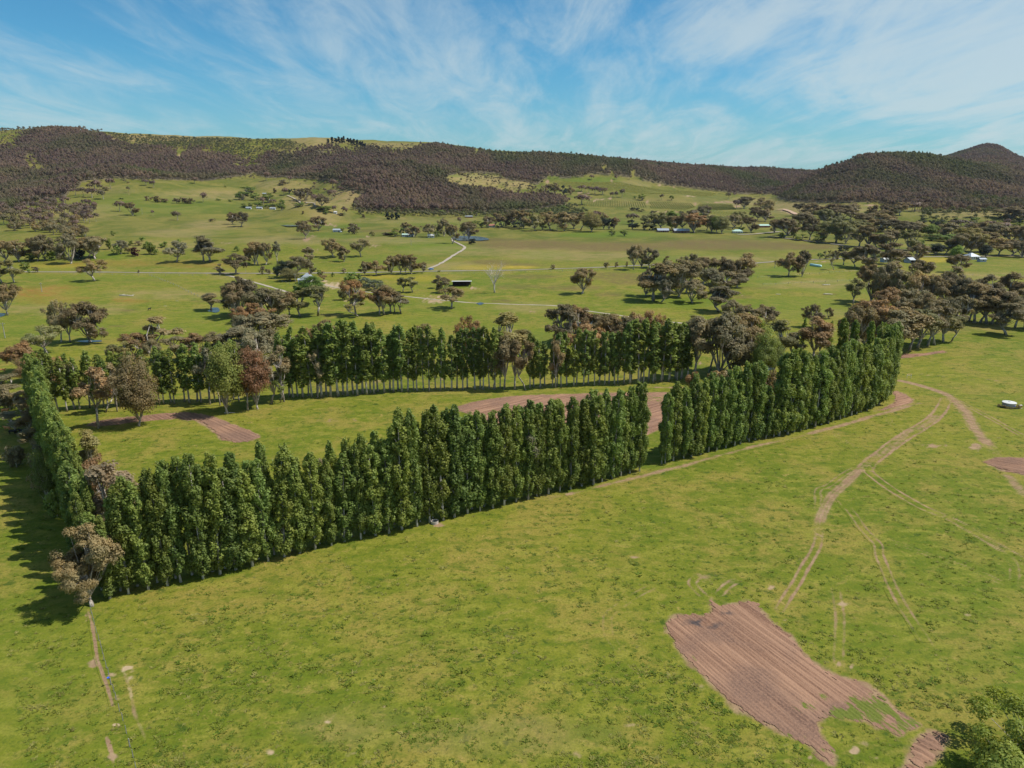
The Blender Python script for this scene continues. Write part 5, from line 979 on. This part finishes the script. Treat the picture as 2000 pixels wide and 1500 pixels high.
# ---------------------------------------------------------------- farm buildings
def gable(p, Lx, Ly, wh, rh, yaw, wall, roof, label, cat='house', name='house', wins=3, open_front=False, hip=False, chimney=False, verandah=None):
    o = link(name, None, None, tuple(p), yaw, label, cat); o.empty_display_size = 0.1; ov = 0.45
    if open_front:
        mb = MB().box(-Lx/2, Lx/2, Ly/2 - .12, Ly/2, -1, wh).box(-Lx/2, -Lx/2 + .12, -Ly/2 + .2, Ly/2 - .12, -1, wh).box(Lx/2 - .12, Lx/2, -Ly/2 + .2, Ly/2 - .12, -1, wh)
        link('wall', mb.mesh('wall', wall), o)
        for i in range(5): link('post', MB().box(-Lx/2 + (Lx - .2) * i / 4, -Lx/2 + .2 + (Lx - .2) * i / 4, -Ly/2, -Ly/2 + .2, -1, wh).mesh('post', M_DARK), o)
    else:
        mb = MB().box(-Lx/2, Lx/2, -Ly/2, Ly/2, -1, wh)
        if not hip: mb.add([(-Lx/2, -Ly/2, wh), (-Lx/2, Ly/2, wh), (-Lx/2, 0, wh + rh), (Lx/2, -Ly/2, wh), (Lx/2, Ly/2, wh), (Lx/2, 0, wh + rh)], [(0, 2, 1), (3, 4, 5)])
        link('wall', mb.mesh('wall', wall), o)
        for i in range(wins):
            x = -Lx/2 + Lx * (i + 0.5) / wins
            if i == wins // 2 and wins > 1: d = link('door', MB().box(x - .45, x + .45, -Ly/2 - .05, -Ly/2 - .003, 0, 2.0).mesh('door', M_DARK), o); continue
            f = link('window', MB().box(x - .7, x + .7, -Ly/2 - .06, -Ly/2 - .003, 0.9, 2.1).mesh('window', M_WHITE), o); link('pane', MB().box(x - .6, x + .6, -Ly/2 - .09, -Ly/2 - .063, 1.0, 2.0).mesh('pane', M_GLASS), f)
    X, Y, z0, z1 = Lx/2 + ov, Ly/2 + ov, wh - 0.05, wh + rh; k = Lx/2 - Ly/2 * 0.8 if hip else X
    v = [(-X, -Y, z0), (X, -Y, z0), (X, Y, z0), (-X, Y, z0), (-k, 0, z1), (k, 0, z1)]; f = [(0, 1, 5, 4), (2, 3, 4, 5), (0, 4, 3), (1, 2, 5)]
    v2 = [(a, b_, c_ - 0.14) for a, b_, c_ in v]; f2 = [tuple(reversed([i + 6 for i in q])) for q in f]; f3 = [(0, 6, 7, 1), (1, 7, 8, 2), (2, 8, 9, 3), (3, 9, 6, 0)]
    r_o = link('roof', mesh('roof', v + v2, f + f2 + f3, roof), o)
    if chimney: link('chimney', MB().box(1.2, 1.9, -.35, .35, wh, wh + rh + 0.9).mesh('chimney', M_BRICK), r_o)
    if verandah:
        vd = link('verandah', mesh('verandah', [(-Lx/2, -Ly/2, wh - .1), (Lx/2, -Ly/2, wh - .1), (Lx/2, -Ly/2 - verandah, wh - .6), (-Lx/2, -Ly/2 - verandah, wh - .6), (-Lx/2, -Ly/2, wh - .2), (Lx/2, -Ly/2, wh - .2), (Lx/2, -Ly/2 - verandah, wh - .7), (-Lx/2, -Ly/2 - verandah, wh - .7)], [(0, 3, 2, 1), (4, 5, 6, 7), (3, 7, 6, 2), (0, 4, 7, 3), (1, 2, 6, 5)], roof), o)
        for i in range(6): x = -Lx/2 + 0.1 + (Lx - .2) * i / 5; link('post', MB().box(x - .09, x + .09, -Ly/2 - verandah + .05, -Ly/2 - verandah + .23, -.6, wh - .7).mesh('post', M_WHITE), vd)
    return o
def skillion(p, Lx, Ly, hf, hb, yaw, wall, roof, label, name='shed', cat='shed'):
    """mono pitch open shed: low back, high front, posts"""
    o = link(name, None, None, tuple(p), yaw, label, cat); o.empty_display_size = 0.1
    link('wall', MB().box(-Lx/2, Lx/2, Ly/2 - .15, Ly/2, -1, hb - .1).box(-Lx/2, -Lx/2 + .15, -Ly/2 + .3, Ly/2 - .15, -1, hb - .1).mesh('wall', wall), o)
    for i in range(6): x = -Lx/2 + .15 + (Lx - .3) * i / 5; link('post', MB().box(x - .12, x + .12, -Ly/2, -Ly/2 + .24, -1, hf - .12).mesh('post', M_DARK), o)
    X, Y = Lx/2 + .7, Ly/2 + .6
    v = [(-X, -Y, hf), (X, -Y, hf), (X, Y, hb), (-X, Y, hb)]; v2 = [(a, b_, c_ - .22) for a, b_, c_ in v]
    link('roof', mesh('roof', v + v2, [(0, 1, 2, 3), (7, 6, 5, 4), (0, 4, 5, 1), (1, 5, 6, 2), (2, 6, 7, 3), (3, 7, 4, 0)], roof), o)
    return o
def W_(u, v, wpx): p = at(u, v); return p, wpx / scale_at(p)
p, w0 = W_(596, 551, 18); gable(p + np.array([0.6, 4.2, 0]), w0, 7.5, 3.0, 3.1, 0.0, M_WHITE, M_TIN, 'white roofed weatherboard house among dark trees', hip=True, chimney=True)
p, w0 = W_(591, 553, 15); gable(p, w0, 4.2, 2.6, 0.9, 0.12, M_STEEL, M_TIN, 'low grey shed attached in front of the white roofed house', 'shed', 'shed', 2)
p, w0 = W_(902, 558, 35); skillion(p, w0, 8, 3.6, 2.8, 0.05, M_DARK, M_WHITE, 'long open fronted shed with a pale roof beside the bare tree')
p, w0 = W_(760, 460, 14); skillion(p, w0, 7, 3.6, 2.8, 0, M_DARK, M_TIN, 'open dark shed left of the green roofed shed')
p, w0 = W_(791, 462, 10); gable(p, w0, 6, 2.6, 1.2, 0, M_STEEL, M_GREENROOF, 'small green roofed shed between two farm buildings', 'shed', 'shed', 2)
p, w0 = W_(803, 462, 10); gable(p, w0, 6, 2.6, 1.6, 0, M_WHITE, M_WHITE, 'small white roofed building right of the green shed', 'house', 'house', 2)
p, w0 = W_(842, 464, 12); gable(p, w0, 6, 2.8, 1.6, 0, M_WHITE, M_WHITE, 'white house behind the gum above the winding driveway', 'house', 'house', 3)
p, w0 = W_(659, 453, 15); gable(p, w0, 8, 2.8, 1.7, 0, M_STEEL, M_TIN, 'pale blue-roofed shed right of the dark hillside gum', 'shed', 'shed', 2)
for u, v, wd, lab in [(486,408,12,'white farm shed, leftmost of the hillside farm'), (507,408,13,'white farm shed, second of the hillside farm'), (533,409,13,'white farmhouse, rightmost of the hillside farm'), (517,380,9,'white house up the slope above the farm')]:
    p, w0 = W_(u, v, wd); gable(p, w0 * .8, 7, 2.4, 1.5, 0.1, M_WHITE, M_TIN, lab, 'house', 'house', 2)
p, w0 = W_(655, 417, 6); gable(p, w0, 5, 2.5, 1.4, 0, M_WHITE, M_WHITE, 'tiny white hut under the forested spur', 'hut', 'hut', 1)
p, w0 = W_(960, 444, 11); gable(p, w0, 8, 2.8, 2.2, 0.2, M_WHITE, M_BRICK, 'red roofed white house left of the valley belt', 'house', 'house', 2)
p, w0 = W_(916, 425, 14); gable(p, w0, 7, 2.4, 1.2, 0, M_BRICK, M_TIN, 'low brown shed under the forested spur', 'shed', 'shed', 2)
p, w0 = W_(1294, 453, 22); gable(p, w0, 9, 3.0, 1.9, 0, M_BRICK, M_TIN, 'long homestead wing behind the olive gums', 'house', 'house', 5, verandah=2.2)
p, w0 = W_(1330, 454, 30); gable(p, w0, 10, 3.2, 2.0, 0, M_BRICK, M_TIN, 'brick homestead with white verandah posts, right wing', 'house', 'house', 6, verandah=2.4)
p, w0 = W_(1440, 455, 19); gable(p, w0, 9, 2.6, 2.2, -0.15, M_WHITE, M_GREENROOF, 'cottage with a pale green hipped roof', 'house', 'house', 4, hip=True)
p, w0 = W_(1491, 444, 22); gable(p, w0, 9, 2.8, 1.8, 0, M_BRICK, M_GREENROOF, 'brick house with long pale green roof beyond the cottage', 'house', 'house', 4)
p, w0 = W_(1800, 394, 9); gable(p, w0, 9, 3, 2, 0, M_BRICK, M_WHITE, 'white roofed house in the forest of the round hill', 'house', 'house', 2)
p, w0 = W_(1896, 506, 20); gable(p, w0, 10, 2.8, 2.8, 0.2, M_WHITE, M_TIN, 'white roofed house among the right hand trees', 'house', 'house', 4, hip=True)
p, w0 = W_(1776, 513, 12); gable(p, w0, 7, 2.8, 1.8, 0.3, M_STEEL, M_TIN, 'grey shed, left one of the pair at right', 'shed', 'shed', 2)
p, w0 = W_(1789, 514, 15); skillion(p, w0, 6, 3.0, 2.4, -0.1, M_DARK, M_WHITE, 'dark open shed with white roof, right one of the pair')
p, w0 = W_(1727, 512, 10); gable(p, w0, 6, 2.8, 1.6, 0.2, M_STEEL, M_WHITE, 'small blue-grey shed behind the thin gum at right', 'shed', 'shed', 2)
p, w0 = W_(1917, 511, 12); gable(p, w0, 5, 2.4, 1.0, 0, M_STEEL, M_TIN, 'low blue shed under the trees at right', 'shed', 'shed', 1)

# ---------------------------------------------------------------- tanks, troughs, poles, fences, logs, cattle
def lathe(prof, n=28):
    v = []; f = []
    for r_, z in prof: v += [(r_ * math.cos(2 * math.pi * k / n), r_ * math.sin(2 * math.pi * k / n), z) for k in range(n)]
    for i in range(len(prof) - 1): f += [(i*n+k, i*n+(k+1) % n, (i+1)*n+(k+1) % n, (i+1)*n+k) for k in range(n)]
    f.append(tuple((len(prof)-1)*n + k for k in range(n))); return v, f
p, w0 = W_(1970, 794, 24); R = w0 / 2
tk = link('water_tank', None, None, tuple(p), 0, 'round white water tank standing in the right hand paddock', 'tank')
v, f = lathe([(R * .97, -.2), (R * .97, 1.02), (R * .985, 1.06), (R * .97, 1.1), (R * .97, 1.35)]); link('wall', mesh('wall', v, f, M_CONC, smooth=False), tk)
v, f = lathe([(R * 1.03, 1.35), (R * 1.03, 1.47), (R * .9, 1.53), (R * .4, 1.62), (.1, 1.66)]); lid = link('lid', mesh('lid', v, f, M_WHITE), tk); v, f = lathe([(.35, 1.63), (.35, 1.76), (.3, 1.79)], 12); link('hatch', mesh('hatch', v, f, M_WHITE), lid)
link('outlet_box', MB().box(0.35, 0.75, -R - .12, -R + .05, .3, .8).mesh('outlet_box', M_BLUE), tk)
bx = link('pump_box', None, None, (p[0] + R + 1.5, p[1] - .4, 0), .3, 'small rusty pump box beside the white water tank', 'box'); link('body', MB().box(-.5, .5, -.3, .3, 0, .55).mesh('body', M_BRICK), bx); link('lid', MB().box(-.55, .55, -.35, .35, .553, .62).mesh('lid', M_LOG), bx)
for i in range(16):
    a = math.pi * (1 + i / 15.0); q = (p[0] + math.cos(a) * (R + .6) * 1.2, p[1] + math.sin(a) * (R + .5), 0); plant(q, random.uniform(.5, .95), random.uniform(.9, 1.7), 'B', 'o' if i % 3 else 'b', 'low weedy shrub growing round the white water tank', 'weeds round the white tank')
p, w0 = W_(849, 1022, 15); R = w0 / 2; tr_o = link('water_trough', None, None, tuple(p), 0, 'round concrete water trough under the front poplars', 'trough')
v, f = lathe([(R * .96, -.1), (R, .62), (R * .88, .62), (R * .86, .08)]); link('ring', mesh('ring', v, f, M_CONC), tr_o); link('water', mesh('water', [(R * .868 * math.cos(k * math.pi / 12), R * .868 * math.sin(k * math.pi / 12), .34) for k in range(24)], [tuple(range(24))], M_WATER), tr_o)
def pole(u, v, h, label):
    p = at(u, v); o = link('power_pole', None, None, tuple(p), random.uniform(-.6, .6), label, 'pole'); H = max(6.0, size_px(p, v - h))
    link('shaft', MB().tube([(0, 0, -.5), (0, 0, H)], [.20, .14], 8).mesh('shaft', M_POST), o); link('crossarm', MB().box(-1.1, 1.1, -.07, .07, H - .7, H - .55).mesh('crossarm', M_POST), o)
    for x in (-.95, 0.95): link('insulator', MB().tube([(x, 0, H - .55), (x, 0, H - .3)], .05, 6).mesh('insulator', M_WHITE), o)
pole(577,551,15,'power pole in front of the white roofed house'); pole(803,479,8,'grey pole on the bright green flat below the sheds'); pole(278,419,13,'pale pole on the left hillside'); pole(82,570,18,'thin pole in the reddish paddock at left'); pole(847,463,9,'white pole beside the house above the driveway'); pole(1513,524,12,'pole by the road left of the paired gums'); pole(1597,463,22,'thin pole in front of the bare slope'); pole(10,660,30,'thin pole on the creek flat near the left edge')
# wire fence in the near left corner
fx = [(179,1200),(181.5,1209),(184.5,1221),(188.5,1237),(193.5,1252),(197.5,1265),(200.5,1277),(203.5,1290),(208,1305),(212.5,1318),(217,1338),(222.5,1352),(227,1367),(233.5,1390),(240,1408),(247,1433),(253.5,1459),(260,1480),(266,1505)]
FP_ = [at(u, v) for u, v in fx]; fo = link('wire_fence', None, None, tuple(FP_[0]), 0, 'thin wire fence on steel posts running from the corner gum', 'fence')
for i, q in enumerate(FP_):
    d = q - FP_[0]; thick = .06 if i not in (16, 10) else .10; link('post', MB().box(d[0] - thick / 2, d[0] + thick / 2, d[1] - thick / 2, d[1] + thick / 2, -.3, 1.30).mesh('post', M_POST), fo)
for z in (.3, .6, .9, 1.15): link('wire', MB().tube([tuple(q - FP_[0] + np.array([.04, 0, z])) for q in FP_], .003, 4).mesh('wire', M_DARK), fo)
q = FP_[10]; ct = link('mineral_tub', None, None, (q[0] - .12, q[1] - .18, 1.30), 0, 'small blue tub fixed on top of a fence post', 'tub'); v, f = lathe([(.02, 0), (.15, 0), (.19, .12), (.17, .12), (.13, .04)], 14); link('tub', mesh('tub', v, f, M_BLUE), ct)
gt = link('field_gate', None, None, tuple(at(1775, 739)), 0, 'pale two post gateway standing by the right hand track', 'gate')
for x in (-.75, .75): link('post', MB().tube([(x, 0, -.3), (x, 0, 1.5)], .09, 8).mesh('post', M_LOG), gt)
link('rail', MB().tube([(-.75, 0, 1.15), (.75, 0, 1.15)], .05, 6).mesh('rail', M_LOG), gt)
def far_fence(pts, label, gap=9.0):
    P = px_line(pts); seg = np.hypot(*np.diff(P, axis=0).T); cum = np.concatenate([[0], np.cumsum(seg)]); n = int(cum[-1] / gap); t = np.linspace(0, cum[-1], n + 1)
    X, Y = np.interp(t, cum, P[:, 0]), np.interp(t, cum, P[:, 1]); Z = height(X, Y); o = link('post_fence', None, None, (X[0], Y[0], Z[0]), 0, label, 'fence'); me = MB().box(-.09, .09, -.09, .09, -.4, 1.25).mesh('post', M_POST)
    for x, y, z in zip(X, Y, Z): link('post', me, o, (x - X[0], y - Y[0], z - Z[0]))
    for h in (.55, 1.1): link('wire', MB().tube([(x - X[0], y - Y[0], z - Z[0] + h) for x, y, z in zip(X, Y, Z)], .012, 3).mesh('wire', M_TIN), o)
far_fence([(292,538),(318,548),(345,559),(370,572),(400,585)], 'old post fence crossing the left flat to the creek', 7); far_fence([(120,536),(300,538.5),(430,539)], 'roadside post fence left of the driveway', 10); far_fence([(850,536),(960,534),(1080,531),(1190,527)], 'roadside post fence in mid valley', 10)
far_fence([(1490,557),(1600,552),(1700,547),(1800,542),(1900,538)], 'post fence across the right hand flat', 10); far_fence([(520,541),(545,549),(580,560)], 'post fence below the white roofed house', 7); far_fence([(1480,543),(1640,532),(1720,528)], 'post fence beside the bright paddock at right', 10)
def log(u, v, wpx, label, n=3, name='fallen_log', cat='log'):
    p = at(u, v); L = wpx / scale_at(p); o = link(name, None, None, tuple(p), random.uniform(-.2, .2), label, cat)
    link('trunk', MB().tube([(-L/2, 0, min(.28, L*.04)), (-L/6, L*.01, min(.36, L*.05)), (L/5, -L*.01, min(.32, L*.045)), (L/2, L*.01, min(.22, L*.03))], [min(.34, L * .045), min(.36, L * .05), min(.28, L * .04), min(.14, L * .02)], 8).mesh('trunk', M_LOG, True), o)
    for k in range(n): x = -L/3 + L * .7 * k / max(1, n - 1); link('branch', MB().tube([(x, 0, L*.04), (x + L * .08, (-1) ** k * L * .08, L*.09), (x + L * .16, (-1) ** k * L * .12, L*.11)], [L*.018, L*.011, L*.004], 6).mesh('branch', M_LOG, True), o)
log(247, 578, 30, 'long bleached fallen log on the left flat'); log(1614, 557, 17, 'white heap of fallen timber on the right flat', 5); log(1520, 575, 10, 'grey fallen branch left of the white timber heap', 2); log(1617, 575, 18, 'dark thin log below the white timber heap', 1); log(323, 598, 6, 'small pale log on the creek flat', 1); log(346, 588, 6, 'small pale stump log near the fence line', 1); log(448, 807, 20, 'thin pale branch lying under the light green tree', 2); log(1990, 798, 12, 'pale plank lying right of the water tank', 1); log(731, 1327, 4, 'thin pale stick standing in the near grass', 1)
def cow(u, v, label, mat, yaw):
    p = at(u, v); o = link('cow', None, None, tuple(p), yaw, label, 'cow')
    me = bpy.data.meshes.new('body')
    J = [(0,0,1.0,.36),(.45,0,1.02,.34),(.78,0,1.05,.29),(1.05,0,1.2,.17),(1.25,0,1.32,.15),(1.52,0,1.2,.09),(-.45,0,1.02,.36),(-.78,0,1.06,.27),(-.95,0,1.1,.08),(-1.0,0,.6,.03)]
    E = [(0,1),(1,2),(2,3),(3,4),(4,5),(0,6),(6,7),(7,8),(8,9)]
    for x, s_, a in ((.68, .2, 2), (.68, -.2, 2), (-.74, .2, 7), (-.74, -.2, 7)):
        b0 = len(J); back = -.08 if x < 0 else .0; J += [(x, s_, .72, .13), (x + back, s_, .38, .07), (x, s_, .03, .06)]; E += [(a, b0), (b0, b0 + 1), (b0 + 1, b0 + 2)]
    for s_ in (-1, 1): b0 = len(J); J += [(1.2, s_ * .27, 1.38, .045)]; E += [(4, b0)]
    me.from_pydata([j[:3] for j in J], E, []); me.materials.append(mat); b_o = link('body', me, o)
    sk = b_o.modifiers.new('skin', 'SKIN'); 
    for i, j in enumerate(J): me.skin_vertices[0].data[i].radius = (j[3], j[3])
    me.skin_vertices[0].data[0].use_root = True; b_o.modifiers.new('smooth', 'SUBSURF').levels = 1; b_o.modifiers['smooth'].render_levels = 1
    return o
cow(10, 806, 'tan cow standing in the shade, upper one of the two tan cows', M_TAN, 0.2); cow(15, 841, 'tan cow grazing beside the black cow', M_TAN, 3.0); cow(25, 848, 'black cow standing beside the tan cow', M_BLACK, 0.1)
cow(44, 847, 'black cow half hidden by the grey gum', M_BLACK, 2.9); cow(292, 606, 'dark cow alone on the creek flat', M_BLACK, 1.2); cow(857, 532, 'dark cow by the roadside trees', M_BLACK, 0.3); cow(5, 727, 'reddish brown cow at the left edge of the flat', M_TAN, 0.4)
def roll(u0, v0, u1, v1, r, label):
    a, b = at(u0, v0), at(u1, v1); d = b - a; o = link('silage_roll', None, None, tuple(a), 0, label, 'silage roll'); m_ = MB().tube([(0, 0, r * .8), tuple(d * .5 + np.array([0, 0, r * .8])), tuple(d + np.array([0, 0, r * .8]))], [r, r, r * .95], 14)
    link('wrap', m_.mesh('wrap', M_TEAL, True), o); n_ = d / np.linalg.norm(d); link('end_tie', MB().tube([tuple(d + np.array([0, 0, r * .8])), tuple(d + n_ * .5 + np.array([0, 0, r * .7]))], [r * .55, .08], 10).mesh('end_tie', M_TEAL, True), o)
roll(1583, 519, 1603, 522, 1.1, 'long pale teal silage roll right of the paired gums'); roll(1457, 522, 1472, 523, 1.1, 'pale teal silage roll beside the mid valley gum clump')
def car(u, v, mat, label, yaw):
    p = at(u, v); o = link('parked_car', None, None, tuple(p), yaw, label, 'car')
    link('body', MB().box(-2.2, 2.2, -.85, .85, .35, .95).mesh('body', mat), o)
    g = MB(); g.add([(-1.5,-.8,.953),(1.1,-.8,.953),(1.1,.8,.953),(-1.5,.8,.953),(-1.1,-.65,1.5),(.5,-.65,1.5),(.5,.65,1.5),(-1.1,.65,1.5)], [(4,5,6,7),(0,1,5,4),(1,2,6,5),(2,3,7,6),(3,0,4,7)]); link('cabin', g.mesh('cabin', M_GLASS), o)
    link('roof', MB().box(-1.1, .5, -.65, .65, 1.503, 1.56).mesh('roof', mat), o)
    for x in (-1.35, 1.35):
        for y in (-.8, .8): link('wheel', MB().tube([(x, y - .1, .33), (x, y + .1, .33)], .33, 12).mesh('wheel', M_BLACK), o)
car(842, 527, plain('blue_car_paint', (.12, .25, .5), .3), 'blue car at the foot of the winding driveway', .9); car(1457, 455, M_BLACK, 'dark car parked beside the green roofed cottage', 0)

# ---------------------------------------------------------------- the air over the valley
m, t = new_mat("haze_air"); pv = t.new('ShaderNodeVolumePrincipled'); pv.inputs['Color'].default_value = rgb(0.66, 0.72, 1.0); pv.inputs['Density'].default_value = 0.000015; pv.inputs['Anisotropy'].default_value = 0.2
o_ = t.new('ShaderNodeOutputMaterial'); t.l.new(pv.outputs[0], o_.inputs['Volume'])
mb = MB().box(-200000, 200000, -7000, 9600, -1.5, float(max(GZ.max() + 30, 90))); link('haze', mb.mesh('haze', m), kind='stuff', label='thin clear air softening the far hills')
print('objects', len(bpy.data.objects))
